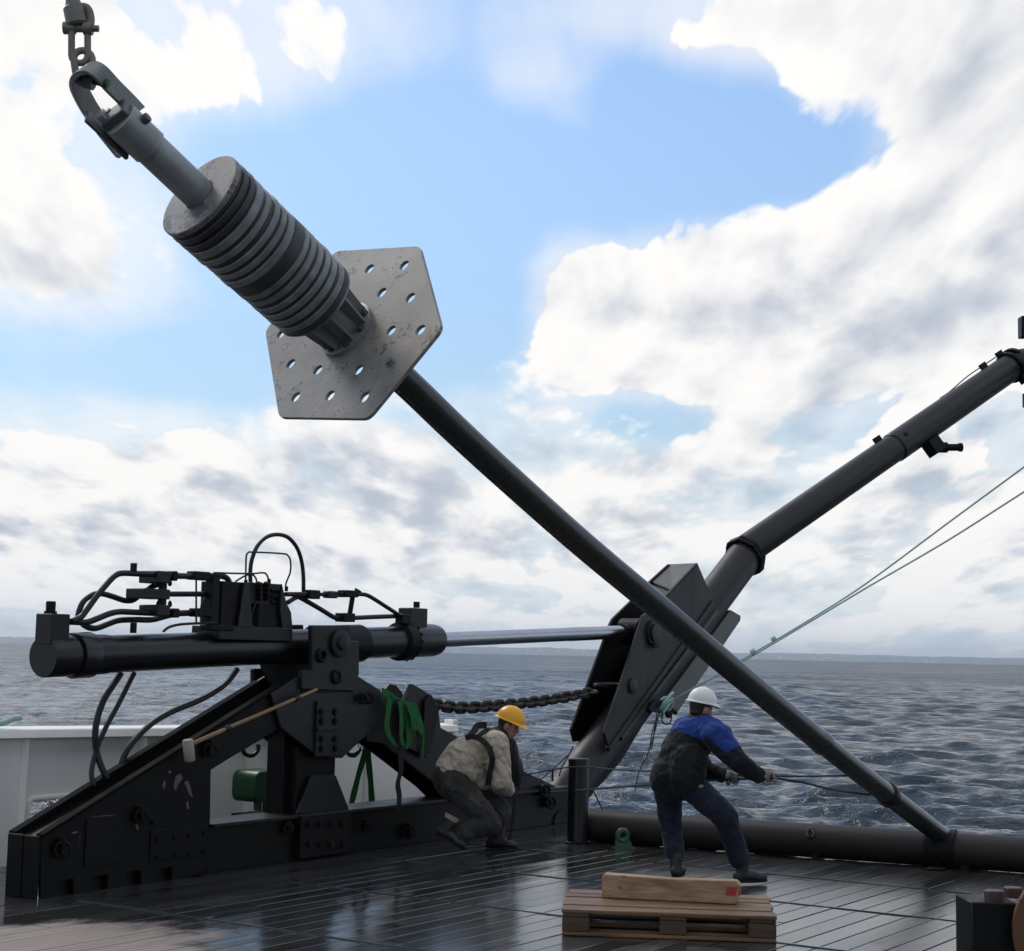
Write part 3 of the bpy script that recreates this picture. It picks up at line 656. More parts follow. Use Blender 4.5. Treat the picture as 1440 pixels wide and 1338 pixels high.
# post, its flared foot and the bolted base block
m = MB(); boxpx(m, 417, 471, 1050, 1148, VN+.03, VN+.30); obj('post', m, 'black', pd, smooth=0, bev=.006)
m = MB(); boxpx(m, 398, 417.5, 1020, 1150, VN+.12, VN+.30); obj('post', m, 'black', pd, smooth=0, bev=.006)
obj('foot_plate', MB().prism([onv(x, y, VN-.015) for x, y in ((438.7, 1091), (473, 1091), (492, 1140), (418, 1145.5))], B*.03), 'charcoal', pd, smooth=0, bev=.005)
obj('foot_plate', MB().prism([onv(x, y, VN+.30) for x, y in ((385, 1092), (398, 1092), (398, 1148), (372, 1148))], B*.03), 'black', pd, smooth=0, bev=.005)
m = MB(); boxpx(m, 423.5, 492.5, 1144, 1204, VN-.075, VN-.006); obj('base_block', m, 'black2', pd, smooth=0, bev=.008)
bolts(pd, [onv(x, y, VN-.076) for x in (434, 449, 465, 481) for y in (1159, 1187)], -B, .026, .022, 'black2')
# the long base beam
bu0 = uv(onv(292, 1190, VN))[0]; bu1 = uv(onv(800, 1140, VN))[0]; bz = onv(560, 1133, VN).z
obj('base_beam', MB().sbox(bu0, bu1, VN-.004, VN+.03, .008, bz-.012), 'black', pd, smooth=0, bev=.004)
obj('base_beam', MB().sbox(bu0, bu1, VF, VF+.03, .008, bz-.012), 'black', pd, smooth=0, bev=.004)
obj('base_flange', MB().sbox(bu0+.02, bu1, VN-.045, VF+.05, bz-.012, bz+.014), 'charcoal', pd, smooth=0, bev=.004)
obj('base_flange', MB().sbox(bu0-.1, bu1, VN-.06, VF+.05, -.018, .012), 'black2', pd, smooth=0, bev=.003)
# head block with the trunnion of the cylinder
hb = [c4(*p) for p in ((555, 598), (775, 598), (779, 685), (822, 688), (822, 872), (790, 970), (500, 958), (500, 850), (557, 850))]
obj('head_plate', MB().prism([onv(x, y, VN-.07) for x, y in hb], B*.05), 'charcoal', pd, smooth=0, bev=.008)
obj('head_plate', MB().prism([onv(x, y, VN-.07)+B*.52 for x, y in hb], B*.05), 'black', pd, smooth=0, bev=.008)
w = onv(476, 905, VN-.07); obj('trunnion_pin', MB().lathe(w, -B, [(0, .115), (.03, .115), (.035, .10), (.035, .06), (.06, .055), (.065, .03)], 24), 'charcoal', pd)
w = onv(451, 922, VN-.07); obj('lifting_eye', MB().tube(ring(w-B*.015, A, Z, .045, 18), .016, 8, closed=True), 'black2', pd)
w = onv(472, 952, VN-.07); obj('grease_cap', MB().lathe(w, -B, [(0, .06), (.02, .06), (.026, .045), (.014, .04)], 20), 'black2', pd)
m = MB(); boxpx(m, 425, 497, 962, 974, VN-.045, VF+.04); obj('cross_plate', m, 'black', pd, smooth=0, bev=.004)
w = onv(372, 945, VF); obj('rear_gusset', MB().prism([onv(x, y, VF-.05) for x, y in ((367, 930), (440, 930), (440, 985), (385, 975))], B*.03), 'charcoal', pd, smooth=0)

# ------------------------------------------------------------------ hydraulic cylinder with its pipework
VC = 9.04
def cy(x): return 920.5+(x-142)*(889-920.5)/(878-142)
k0 = onv(60, cy(60), VC); k1 = onv(878, cy(878), VC); cax = (k1-k0).normalized()
def ct(x): return (onv(x, cy(x), VC)-k0).dot(cax)
rB = .137
hc = thing('hydraulic_cylinder', 'long black hydraulic cylinder with a chrome rod and pipes on top', 'hydraulic cylinder', k0)
obj('barrel', MB().lathe(k0, cax, [(ct(145), rB*1.035), (ct(146), rB*1.035), (ct(153), rB), (ct(560), rB)], 40), 'gloss', hc)
obj('end_cap', MB().lathe(k0, cax, [(0, rB*1.02), (.008, rB*1.06), (ct(97), rB*1.06), (ct(98), rB*.98), (ct(105), rB*.98)], 40), 'gloss', hc)
obj('end_flange', MB().lathe(k0, cax, [(ct(101), rB*1.16), (ct(102), rB*1.2), (ct(124), rB*1.2), (ct(125), rB*1.17), (ct(126), rB*1.06), (ct(146), rB*1.05)], 40), 'gloss', hc)
obj('gland_flange', MB().lathe(k0, cax, [(ct(558), rB), (ct(560), rB*1.27), (ct(572), rB*1.27), (ct(573), rB)], 40), 'black2', hc)
bolts(hc, [k0+cax*(ct(572)+.002)+(B*math.cos(t)+Z*math.sin(t))*rB*1.20 for t in [2*math.pi*k/16 for k in range(16)]], cax, .014, .025, 'black2')
obj('gland', MB().lathe(k0, cax, [(ct(573), rB*1.1), (ct(606), rB*1.1), (ct(612), rB*1.02), (ct(614), rB*.6)], 40), 'gloss', hc)
obj('rod', MB().lathe(k0, cax, [(ct(606), .070), (ct(800), .070), (ct(801), .073), (ct(878), .073)], 28), 'chrome', hc)
obj('rod_eye', MB().lathe(k0, cax, [(ct(873), .09), (ct(873)+.16, .09)], 20), 'black2', hc)
pe = k0+cax*(ct(873)+.26); obj('rod_eye', MB().lathe(pe-B*.12, B, [(0, .15), (.24, .15)], 26), 'black2', hc)
obj('trunnion_band', MB().lathe(k0, cax, [(ct(440), rB), (ct(440), rB*1.2), (ct(504), rB*1.2), (ct(504), rB)], 36), 'black', hc)
def blk(c, x0, x1, y0, y1, v0, v1, name, mat='black', bev=.006):
    m = MB(); a = c(x0, y0); b = c(x1, y1); boxpx(m, a[0], b[0], a[1], b[1], v0, v1); return obj(name, m, mat, hc, smooth=0, bev=bev)
blk(c3, 237, 322, 437, 580, VC-.09, VC+.08, 'end_manifold', 'charcoal')
w = onv(*c3(232, 438), VC); obj('plug', MB().lathe(w, Z, [(0, .045), (.02, .045), (.02, .034), (.085, .034), (.09, .03)], 14), 'black2', hc)
blk(c4, 1108, 1206, 502, 612, VC-.08, VC+.06, 'gland_manifold', 'charcoal')
w = onv(*c4(1143, 500), VC-.02); obj('plug', MB().lathe(w, Z, [(0, .03), (.055, .03)], 12), 'black2', hc)
blk(c4, 1066, 1112, 535, 590, VC-.11, VC-.02, 'gland_fitting', 'black2')
# valve blocks on a saddle plate
blk(c3, 1010, 1348, 497, 560, VC-.16, VC+.14, 'saddle_plate', 'charcoal')
blk(c3, 972, 1080, 488, 514, VC-.17, VC-.05, 'saddle_plate', 'black2')
m = MB().prism([onv(*c3(x, y), VC-.16) for x, y in ((1096, 496), (1120, 330), (1130, 292), (1150, 292), (1160, 496))], B*.02); obj('bracket', m, 'charcoal', hc, smooth=0)
blk(c3, 1020, 1150, 290, 497, VC-.13, VC+.10, 'valve_block', 'black2')
blk(c3, 975, 1012, 252, 485, VC-.12, VC-.04, 'valve_block', 'black2')
blk(c3, 1190, 1300, 392, 500, VC-.12, VC+.10, 'valve_block', 'black2')
blk(c3, 1150, 1300, 296, 395, VC-.10, VC+.10, 'valve_block', 'charcoal')
m = MB().prism([onv(*c3(x, y), VC-.15) for x, y in ((1298, 300), (1318, 385), (1340, 430), (1346, 500), (1302, 500), (1290, 420))], B*.02); obj('bracket', m, 'charcoal', hc, smooth=0)
for x in (1185, 1220):
    for y in (300, 322, 344, 366):
        w = onv(*c3(x, y), VC-.10); obj('valve_cap', MB().lathe(w, -B, [(0, .022), (.02, .022), (.03, .015), (.045, .015)], 10), 'black2', hc)
for y in (330, 360, 385):
    w = onv(*c3(1262, y), VC-.10); obj('valve_cap', MB().lathe(w-A*.05, A, [(0, .02), (.1, .02), (.105, .026), (.13, .026)], 10), 'black2', hc)
def pipe(c, pts, r, v=VC, name='pipe', mat='hose', dv=None, k=5):
    P = [onv(*c(x, y), v+(dv[i] if dv else 0)) for i, (x, y) in enumerate(pts)]
    return obj(name, MB().tube(smoothpath(P, k), r, 10), mat, hc)
r1 = .0225
pipe(c3, ((330, 472), (372, 452), (400, 418), (450, 350), (505, 285), (535, 258), (565, 250), (620, 252), (735, 256)), r1, VC-.09)
pipe(c3, ((358, 462), (364, 425), (385, 380), (425, 350), (470, 345), (520, 358), (575, 376), (615, 372), (650, 345), (700, 312), (735, 300)), r1*.95, VC+.05)
pipe(c3, ((322, 474), (395, 476), (440, 462), (500, 438), (545, 428), (600, 429), (735, 436)), r1, VC-.06)
pipe(c3, ((380, 485), (410, 500), (445, 503), (495, 485), (545, 468), (610, 464), (700, 464), (765, 448), (800, 440)), r1, VC+.08)
pipe(c3, ((735, 257), (800, 262), (900, 264), (985, 262), (1030, 266), (1052, 285), (1058, 330)), r1*1.05, VC-.09)
pipe(c3, ((680, 346), (800, 346), (985, 346)), r1*.95, VC-.04)
pipe(c3, ((735, 437), (800, 436), (900, 432), (990, 432)), r1*1.1, VC-.06)
for (x0, x1, y0, y1) in ((800, 822, 240, 285), (895, 972, 242, 282), (800, 830, 412, 455), (905, 985, 412, 452), (650, 700, 452, 478)): blk(c3, x0, x1, y0, y1, VC-.125, VC-.035, 'pipe_fitting', 'black2', .008)
for (x0, x1, y0, y1) in ((725, 787, 240, 296), (665, 785, 322, 368), (725, 785, 396, 446)): blk(c3, x0, x1, y0, y1, VC-.13, VC+.07, 'pipe_clamp', 'charcoal')
blk(c3, 742, 770, 296, 400, VC-.05, VC-.01, 'clamp_stand', 'black2')
for x in (728, 782):
    for y in (298, 395):
        w = onv(*c3(x, y), VC-.05); obj('clamp_bolt', MB().lathe(w-Z*.02, Z, [(0, .008), (.012, .016), (.03, .016), (.05, .008)], 8), 'black2', hc)
for (x, y0, y1) in ((624, 203, 246), (623, 478, 526)): blk(c3, x-8, x+8, y0, y1, VC-.09-.02, VC-.09+.02, 'nipple', 'black2', .003)
r2 = .0075
pipe(c3, ((752, 518), (775, 500), (815, 488), (880, 482), (1000, 479)), r2*1.4, VC-.12)
pipe(c3, ((903, 282), (903, 478)), r2, VC-.12); pipe(c3, ((943, 362), (930, 385), (924, 420), (925, 475)), r2, VC-.12)
pipe(c3, ((985, 248), (1150, 252), (1210, 248), (1228, 258), (1238, 285)), r2, VC-.13)
pipe(c3, ((1085, 287), (1128, 262), (1160, 256), (1178, 275), (1183, 305)), r2, VC-.13)
pipe(c3, ((1131, 288), (1133, 180), (1142, 156), (1165, 153), (1300, 160), (1326, 170), (1337, 195), (1336, 245), (1316, 298), (1318, 330)), r2, VC-.05, k=4)
pipe(c3, ((1153, 295), (1152, 240), (1160, 185), (1185, 125), (1225, 85), (1275, 72), (1325, 85), (1365, 130), (1387, 190), (1396, 260), (1397, 335)), .017, VC, 'hose_loop')
pipe(c3, ((1155, 480), (1158, 440), (1172, 400), (1180, 380)), r2, VC-.10); pipe(c3, ((1130, 300), (1140, 400), (1165, 500), (1220, 522), (1300, 515)), r2, VC-.14)
for x, y in ((1131, 292), (1238, 288), (1183, 308), (1318, 322), (1397, 325)): 
    w = onv(*c3(x, y), VC-.09); obj('pipe_nut', MB().lathe(w-Z*.02, Z, [(0, .016), (.04, .016)], 6), 'black2', hc)
# aft run of pipes
pipe(c4, ((405, 424), (545, 424)), .02, VC-.05); blk(c4, 543, 605, 400, 450, VC-.09, VC-.01, 'pipe_fitting', 'black2', .008)
pipe(c4, ((600, 425), (655, 425)), .016, VC-.05); blk(c4, 652, 705, 406, 446, VC-.09, VC-.01, 'pipe_fitting', 'charcoal', .01); blk(c4, 700, 756, 410, 440, VC-.085, VC-.015, 'pipe_fitting', 'black2', .01)
pipe(c4, ((750, 424), (825, 424), (860, 428), (900, 448), (1000, 512), (1050, 542), (1110, 548)), .0185, VC-.05)
pipe(c4, ((418, 470), (470, 440), (505, 452), (600, 506), (668, 548), (700, 558), (760, 558), (900, 552), (1060, 546)), .0205, VC-.03)
blk(c4, 752, 820, 402, 440, VC-.11, VC+.0, 'pipe_clamp', 'black2'); blk(c4, 738, 800, 530, 580, VC-.09, VC+.02, 'pipe_clamp', 'black2')
m = MB().tube([onv(*c4(783, 440), VC-.05), onv(*c4(768, 532), VC-.04)], .022, 8); obj('clamp_stand', m, 'black2', hc)
pipe(c4, ((800, 396), (828, 412)), .012, VC-.09)
# hoses that hang from the barrel down to the frame
pipe(c5, ((632, 100), (600, 150), (545, 235), (510, 330), (497, 420), (505, 510), (530, 590), (560, 650)), .024, VC+.10, 'hose', dv=(0, 0, 0, 0, 0, 0, -.03, -.06))
pipe(c5, ((702, 98), (670, 160), (620, 260), (560, 370), (515, 470), (488, 560), (478, 630), (490, 690)), .019, VC+.10, 'hose', dv=(0, 0, 0, 0, 0, 0, -.03, -.06))
pipe(c5, ((1240, 78), (1190, 145), (1130, 192), (1040, 242), (900, 300), (800, 358), (720, 430), (665, 500), (640, 560), (632, 600)), .024, VC+.10, 'hose')
pipe(c6, ((265, 530), (262, 565), (240, 592), (210, 598), (180, 580), (172, 545)), .018, VF+.1, 'hose')

# ------------------------------------------------------------------ crane leg (A-frame) hinged at the stern
l0 = onv(820.8, 1083, VC); l1 = onv(1046.9, 784, VC); Ld = (l1-l0).normalized(); RL = .222
af = thing('crane_arm', 'dark grey bent crane arm leaning out over the stern', 'crane arm', onz(830, 1150))
hinge = l0-Ld*.95
obj('lower_tube', MB().lathe(l0, Ld, [(-.95, RL*.72), (-.62, RL*.9), (-.45, RL), ((l1-l0).length, RL)], 40), 'armgrey', af)
obj('hinge_barrel', MB().lathe(hinge-B*.24, B, [(0, .17), (.48, .17)], 24), 'black2', af)
nb = l0+Ld*.06; 
obj('foot_wedge', MB().prism([onv(*c8(x, y), VC-.03) for x, y in ((255, 1040), (420, 850), (300, 1050), (215, 1150), (165, 1195), (130, 1180))], B*.06), 'black2', af, smooth=0)
def unp(pts, v): return [onv(*c8(x, y), v) for x, y in pts]
nearp = ((525, 285), (640, 165), (710, 330), (243, 992), (222, 925), (330, 610), (396, 402), (440, 372))
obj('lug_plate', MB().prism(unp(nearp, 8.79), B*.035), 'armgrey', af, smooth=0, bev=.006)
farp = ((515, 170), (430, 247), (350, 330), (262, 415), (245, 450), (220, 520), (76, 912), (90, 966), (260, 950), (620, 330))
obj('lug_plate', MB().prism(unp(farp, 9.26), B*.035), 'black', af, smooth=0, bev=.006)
t0, t1 = unp(((525, 285), (640, 165)), 8.79); s0, s1 = unp(((430, 247), (515, 170)), 9.295)
m = MB(); n = Z*.035; m.hexa([t0-n, t1-n, s1-n, s0-n, t0, t1, s1, s0]); obj('top_plate', m, 'armgrey', af, smooth=0, bev=.006)
t0 = unp(((525, 285),), 8.79)[0]; m = MB(); m.hexa([t0-Z*.035, s0-Z*.035, s0+Ld*-.30-Z*.0, t0+Ld*-.30, t0-Z*.035-A*.02, s0-Z*.035-A*.02, s0+Ld*-.30-A*.02, t0+Ld*-.30-A*.02]); obj('cross_plate', m, 'black', af, smooth=0)
# stepped edge strips along the tube
def strip(a, b, wpx, v0, th, mat):
    p, q = unp((a, b), v0); d = (q-p).normalized(); n = d.cross(B).normalized(); n = n if n.x > 0 else -n
    m = MB(); m.hexa([p, q, q+n*wpx, p+n*wpx, p+B*th, q+B*th, q+n*wpx+B*th, p+n*wpx+B*th]); obj('edge_strip', m, mat, af, smooth=0, bev=.004)
strip((243, 992), (712, 332), .055, 8.77, .05, 'armgrey'); strip((300, 945), (730, 372), .05, 8.80, .04, 'boom')
rear = ((790, 376), (834, 402), (832, 425), (546, 843), (465, 812), (560, 690))
obj('wear_plate', MB().prism(unp(rear, 8.90), B*.26), 'greygreen', af, smooth=0, bev=.006)
w = onv(*c8(436, 478), 8.79); obj('pin_boss', MB().lathe(w, -B, [(0, .14), (.03, .14), (.03, .10), (.06, .10), (.064, .06)], 26), 'armgrey', af)
obj('pin_keeper', MB().box(w-B*.045-Z*.14, A*.05, B*.015, Z*.03), 'black2', af, bev=.004)
w = onv(*c8(346, 716), 8.79); obj('pin_boss', MB().lathe(w, -B, [(0, .085), (.02, .085), (.028, .06)], 22), 'armgrey', af)
w = onv(*c8(225, 715), 9.03); obj('chain_shackle', MB().tube(smoothpath([w+A*.16+B*.07, w+B*.07-A*.05, w-A*.13+B*.03, w-A*.13-B*.03, w-B*.07-A*.05, w+A*.16-B*.07], 5), .028, 10), 'black2', af)
obj('chain_shackle', MB().cyl(w+A*.13-B*.24, w+A*.13+B*.24, .035, 16), 'black2', af)
# bend flange and the upper boom in the plane of the frame
NF = Ld.cross(B).normalized()
b0 = onp(1052, 772, l1, NF); b1 = onp(1421, 517, l1, NF); Ud = (b1-b0).normalized(); LU = (b1-b0).length; fx = (Ld+Ud).normalized(); f0_ = l1+Ld*.02
for t in (-.045, .012):
    obj('bend_flange', MB().lathe(f0_+fx*t, fx, [(0, .285), (.045, .285)], 8, x=NF), 'black2', af, smooth=20, bev=.005)
bolts(af, [f0_-fx*.046+(NF*math.cos(a)+fx.cross(NF)*math.sin(a))*.245 for a in [2*math.pi*(k+.5)/16 for k in range(16)]], -fx, .018, .02, 'black2')
def bt(px, py): return (onp(px, py, l1, NF)-b0).dot(Ud)
tj = bt(1257, 630); RU = .196
obj('upper_tube', MB().lathe(b0, Ud, [(-.05, RU*1.02), (tj, RU)], 36), 'boom', af)
obj('upper_tube', MB().lathe(b0, Ud, [(tj-.01, RU*1.05), (tj, RU*1.075), (tj+.02, RU*1.075), (LU*1.02, RU*1.04)], 36), 'boom', af)
w = b0+Ud*(tj+.14); vd = (O-w).normalized(); vd = (vd-Ud*vd.dot(Ud)).normalized(); sdv = Ud.cross(vd); sdv = sdv if sdv.z > 0 else -sdv
obj('drain_cap', MB().lathe(w+(vd*.95+sdv*.30).normalized()*RU*1.05, (vd*.95+sdv*.3), [(0, .035), (.012, .035), (.014, .02)], 14), 'black2', af)
for t, hh_ in ((tj-.16, .05), (LU*.925, .07)):
    obj('pipe_lug', MB().box(b0+Ud*t+sdv*(RU+.02), Ud*.07, vd*.02, sdv*hh_), 'black2', af, bev=.006)
for k in range(6): pass
w = b0+Ud*(bt(1322, 608)+.02)-sdv*(RU+.10); obj('fairlead_bracket', MB().box(w, Ud*.11, vd*.10, sdv*.11), 'black', af, bev=.008)
obj('fairlead_pin', MB().lathe(w+Ud*.02-sdv*.03, (Ud*.35+V((1, 0, 0))*.9-sdv*.15), [(0, .075), (.16, .075), (.16, .05), (.34, .05), (.34, .062), (.38, .062)], 18), 'black2', af)
e = b0+Ud*LU
obj('end_collar', MB().lathe(e-Ud*.04, Ud, [(0, RU*1.04), (.01, RU*1.22), (.06, RU*1.22), (.065, RU*1.12), (.12, RU*1.12), (.125, RU*1.28), (.18, RU*1.28), (.19, RU*1.1)], 32), 'black', af)
obj('collar_lug', MB().box(e+sdv*RU*1.15-Ud*.02, Ud*.06, vd*.03, sdv*.07), 'black2', af, bev=.006)
obj('collar_lug', MB().box(e-sdv*RU*1.25+Ud*.05, Ud*.06, vd*.03, sdv*.06), 'black2', af, bev=.006)
obj('cable_guard', MB().tube(smoothpath([b0+Ud*LU*f+sdv*(RU+(.012 if f < .85 else .05)) for f in (.74, .78, .86, .93, .98)], 5), .009, 7), 'hose', af)
obj('cross_boom', MB().lathe(e+Ud*.10, (Ud*.25-B).normalized(), [(-.10, RU*1.08), (.1, RU*1.1), (4.2, RU*1.1)], 32), 'boom', af)
# floodlight at the end of the boom, mostly cut by the picture's edge
w = onp(1452, 461, e-vd*.1, NF); ux = V((1, 0, 0))
fl = obj('floodlight', MB().box(w, ux*.20, V((0, 1, 0))*.10, Z*.165), 'black', af, bev=.01)
obj('lamp_glass', MB().box(w-V((0, .104, 0))+ux*.01, ux*.12, V((0, .004, 0)), Z*.115), 'greygreen', fl)
w3 = onp(1462, 575, e-vd*.1, NF); obj('lamp_bracket', MB().box((w+w3)/2+ux*.05+V((0, .06, 0)), ux*.03, V((0, .03, 0)), Z*abs(w.z-w3.z)/2), 'black', af)
w = onp(1452, 563, e-vd*.1, NF); obj('cable_box', MB().box(w, ux*.12, V((0, .08, 0)), Z*.10), 'black', af, bev=.01)

# ------------------------------------------------------------------ rusty chain between frame and crane arm
def link_mesh(half, wr, r, n=9, seg=7):
    pts = []
    for k in range(seg+1): a = -math.pi/2+math.pi*k/seg; pts.append(V((half+wr*math.cos(a), wr*math.sin(a), 0)))
    for k in range(seg+1): a = math.pi/2+math.pi*k/seg; pts.append(V((-half+wr*math.cos(a), wr*math.sin(a), 0)))
    return MB().tube(pts, r, n, closed=True)
def run_chain(root, path, pitch, half, wr, r, mat, up=Z, twist0=0.0, jitter=.12, name='chain_link'):
    P = smoothpath(path, 24); L = [0]
    for a, b in zip(P[:-1], P[1:]): L.append(L[-1]+(b-a).length)
    n = int(L[-1]/pitch); proto = None
    for i in range(n+1):
        t = pitch*i; j = max(k for k in range(len(L)) if L[k] <= t); j = min(j, len(P)-2); f = (t-L[j])/max(1e-6, L[j+1]-L[j])
        w = P[j].lerp(P[j+1], min(f, 1)); x = (P[j+1]-P[j]).normalized(); z = (up-x*up.dot(x)).normalized(); y = z.cross(x)
        a = twist0+(math.pi/2 if i % 2 else 0)+rng.normal(0, jitter); yy = y*math.cos(a)+z*math.sin(a); zz = x.cross(yy)
        rot = Matrix((x, yy, zz)).transposed()
        if proto is None:
            proto = obj(name, link_mesh(half, wr, r), mat, root, smooth=60, origin=V((0, 0, 0))); proto.location = w-WL[root.name]; proto.rotation_euler = rot.to_euler(); WL[proto.name] = w
        else: dup(proto, w, root, rot)
ca = [onv(x, y, 8.98) for x, y in ((603, 990), (646, 995.5), (691, 993), (741, 988.5), (782, 983), (834, 973))]
ch = thing('chain', 'rusty brown heavy chain stretched from the black frame to the crane arm', 'chain', ca[2])
run_chain(ch, ca, .104, .041, .042, .020, 'rust', twist0=.35)
# short dark chain hanging to the deck beside the crouching man
cb_ = [ond(x, y, 14.75) for x, y in ((727, 1082), (725, 1110), (722, 1150), (716, 1186))]
hk = thing('lashing_chain', 'thin dark lashing chain hanging straight down to the deck beside the kneeling man', 'chain', cb_[-1])
run_chain(hk, cb_, .030, .012, .013, .0055, 'rust', up=V((0, 1, 0)))
obj('hook', MB().tube(smoothpath([ond(x, y, 14.75) for x, y in ((724, 1086), (723, 1078), (726, 1075), (730, 1077), (731, 1082))], 4), .009, 8), 'shackle', hk)

# ------------------------------------------------------------------ the long pole with its stack of weights
bot = V((1323, 1175, 0)); top = V((115, 95, 0)); chord = (top-bot)
def pdepth(x, y):
    t = (V((x, y, 0))-bot).dot(chord.normalized()); return 1/(.0719+3.89e-5*t)
def pp(x, y): return ond(x, y, pdepth(x, y))
sagpts = [(567, 534), (640, 604), (715, 673), (819, 765.5), (935, 862), (998, 915), (1080, 983), (1158, 1046.5), (1233, 1106), (1323, 1175)]
P3 = [pp(x, y) for x, y in sagpts]
pt = pp(489, 466); st0 = pp(280, 274); axd = (pt-st0).normalized()
root_end = P3[-1]+(P3[-1]-P3[-2])*1.6
pol = thing('weighted_pole', 'long black pole with stacked round weights slanting down across the picture', 'pole', P3[-1])
path = smoothpath([pt+axd*.02]+P3, 6)+[P3[-1]+(P3[-1]-P3[-2]).normalized()*d for d in (.5, 1.0, 1.6)]
RPO = .0855; icol = max(range(len(path)), key=lambda i: -(path[i]-P3[7]).length)
obj('pole_tube', MB().tube(path, [RPO if i < icol else RPO*.93 for i in range(len(path))], 32), 'pole', pol, smooth=40)
d8 = (P3[8]-P3[7]).normalized()
obj('pole_collar', MB().lathe(P3[7], -d8, [(-.03, RPO*.93), (-.02, RPO*1.03), (.0, RPO*1.07), (.03, RPO*1.07), (.12, RPO*1.02), (.16, RPO*1.0)], 28, closed_ends=False), 'pole', pol)
w = pp(1247, 1117); obj('pole_clip', MB().lathe(w, d8, [(0, RPO*.9), (.0, RPO*1.12), (.05, RPO*1.14), (.055, RPO*.9)], 24, closed_ends=False), 'hose', pol)
# plate with holes, square to the pole
vw = (O-pt).normalized(); ex = (vw-axd*vw.dot(axd)).normalized(); ey = axd.cross(ex)
def onplate(x, y):
    p = onp(*c2(x, y), pt, axd)-pt; return (p.dot(ex), p.dot(ey))
hexo = [onplate(*p) for p in ((550, 908), (865, 552), (1243, 529), (1342, 898), (1010, 1303), (612, 1297))]
def rounded(L, r, k=4):
    out = []; n = len(L)
    for i in range(n):
        a, b, c = V(L[i-1]), V(L[i]), V(L[(i+1) % n]); d0 = (a-b).normalized(); d1 = (c-b).normalized(); p0 = b+d0*r; p1 = b+d1*r
        for j in range(k+1): t = j/k; q = p0*(1-t)**2+b*2*t*(1-t)+p1*t*t; out.append((q.x, q.y))
    return out
def circ(c, r, n=18): return [(c[0]+r*math.cos(2*math.pi*k/n), c[1]+r*math.sin(2*math.pi*k/n)) for k in range(n)]
hol = [onplate(*p) for p in ((1017, 632), (1173, 616), (1073, 738), (1201, 761), (1114, 908), (1246, 905), (665, 1057), (786, 1085), (967, 1084), (687, 1206), (841, 1199), (994, 1207), (622, 922))]
obj('base_plate', MB().plate(rounded([(p[0], p[1]) for p in hexo], .045), [circ(h, .031) for h in hol], pt, ex, ey, axd*.022), 'plate', pol, smooth=30, bev=.002)
w = onp(*c2(1112, 1052), pt, axd); obj('bolt', MB().lathe(w, -axd, [(-.004, .030), (.006, .030), (.006, .022), (.026, .02)], 8), 'disc', pol)
RF = .172
obj('flange', MB().lathe(pt, -axd, [(-.001, RF), (.026, RF), (.028, RF-.006)], 36), 'galv', pol)
bolts(pol, [pt-axd*.028+(ex*math.cos(a)+ey*math.sin(a))*RF*.83 for a in [2*math.pi*(k+.5)/8 for k in range(8)]], -axd, .017, .02, 'galvdark')
st1 = pp(448, 425); L1 = (pt-st1).length
obj('stand_tube', MB().lathe(pt, -axd, [(.02, .098), (L1+.03, .098)], 30), 'galv', pol)
for k in range(8):
    a = 2*math.pi*k/8; rd = ex*math.cos(a)+ey*math.sin(a); tg = axd.cross(rd)
    m = MB(); m.prism([pt-axd*.027+rd*.09, pt-axd*.027+rd*.158, pt-axd*.06+rd*.158, pt-axd*(L1+.01)+rd*.185, pt-axd*(L1+.01)+rd*.09], tg*.016); obj('stand_rib', m, 'galv', pol, smooth=0, bev=.002)
# weights
LS = (st1-st0).length
seq = [('disc_face', .032, .998), ('disc_black', .020, .96), ('disc_black', .030, 1.0), ('disc_black', .016, .955), ('disc_black', .032, 1.0), ('disc_black', .014, .95), ('disc', .046, .995), ('disc_black', .020, .962), ('disc', .036, .99), ('disc_black', .026, .955), ('disc', .034, .985), ('disc_black', .018, .95),
       ('disc', .034, .985), ('disc_black', .016, .95), ('disc', .044, .985), ('disc_black', .070, .975), ('disc', .034, .98), ('disc_black', .018, .94), ('disc', .036, .975), ('disc_black', .018, .945), ('disc', .036, .97), ('disc_black', .016, .935), ('disc', .034, .965), ('disc_black', .018, .935), ('disc', .038, .965), ('disc_black', .020, .93), ('disc', .036, .955), ('disc_black', .034, .945), ('disc', .020, .90)]
tot = sum(s[1] for s in seq); t = 0.0; RD = .252
for mt, th, rf in seq:
    th = th*LS/tot; r = RD*rf*(1+rng.normal(0, .003)); off = (ex*rng.normal(0, .0016)+ey*rng.normal(0, .0016)); n = 52
    m = MB(); c0 = st0+axd*t+off
    prof = [(0.0, .09), (0.0, r-.006), (.005, r), (th-.0055, r), (th-.0005, r-.006), (th-.0005, .09)]
    m.lathe(c0, axd, prof, n, closed_ends=False); obj('weight_disc', m, mt, pol, smooth=38); t += th
# shaft, collar and the clevis at the upper end
sa = pp(277, 271); sb = pp(178, 177); shd = (sb-sa).normalized(); LSF = (sb-sa).length
obj('shaft', MB().lathe(sa, shd, [(-.12, .0855), (LSF-.1, .0855)], 32), 'galv', pol)
obj('shaft_collar', MB().lathe(sa, shd, [(LSF-.16, .0855), (LSF-.155, .094), (LSF+.045, .094), (LSF+.05, .088)], 32), 'galv', pol)
sv = (O-sb).normalized(); wv = shd.cross(sv).normalized(); wv = wv if wv.z > 0 else -wv   # across, pointing up and right
cr_, sr_ = math.cos(R(24)), math.sin(R(24)); wv = (wv*cr_+(sv-shd*sv.dot(shd)).normalized()*sr_).normalized(); bv = shd.cross(wv).normalized()
w = sb-shd*.03+wv*.092+sv*.02; obj('stud', MB().lathe(w-wv*.01, wv, [(0, .024), (.03, .024), (.034, .012)], 10), 'galvdark', pol)
dT = pp(125, 110).y
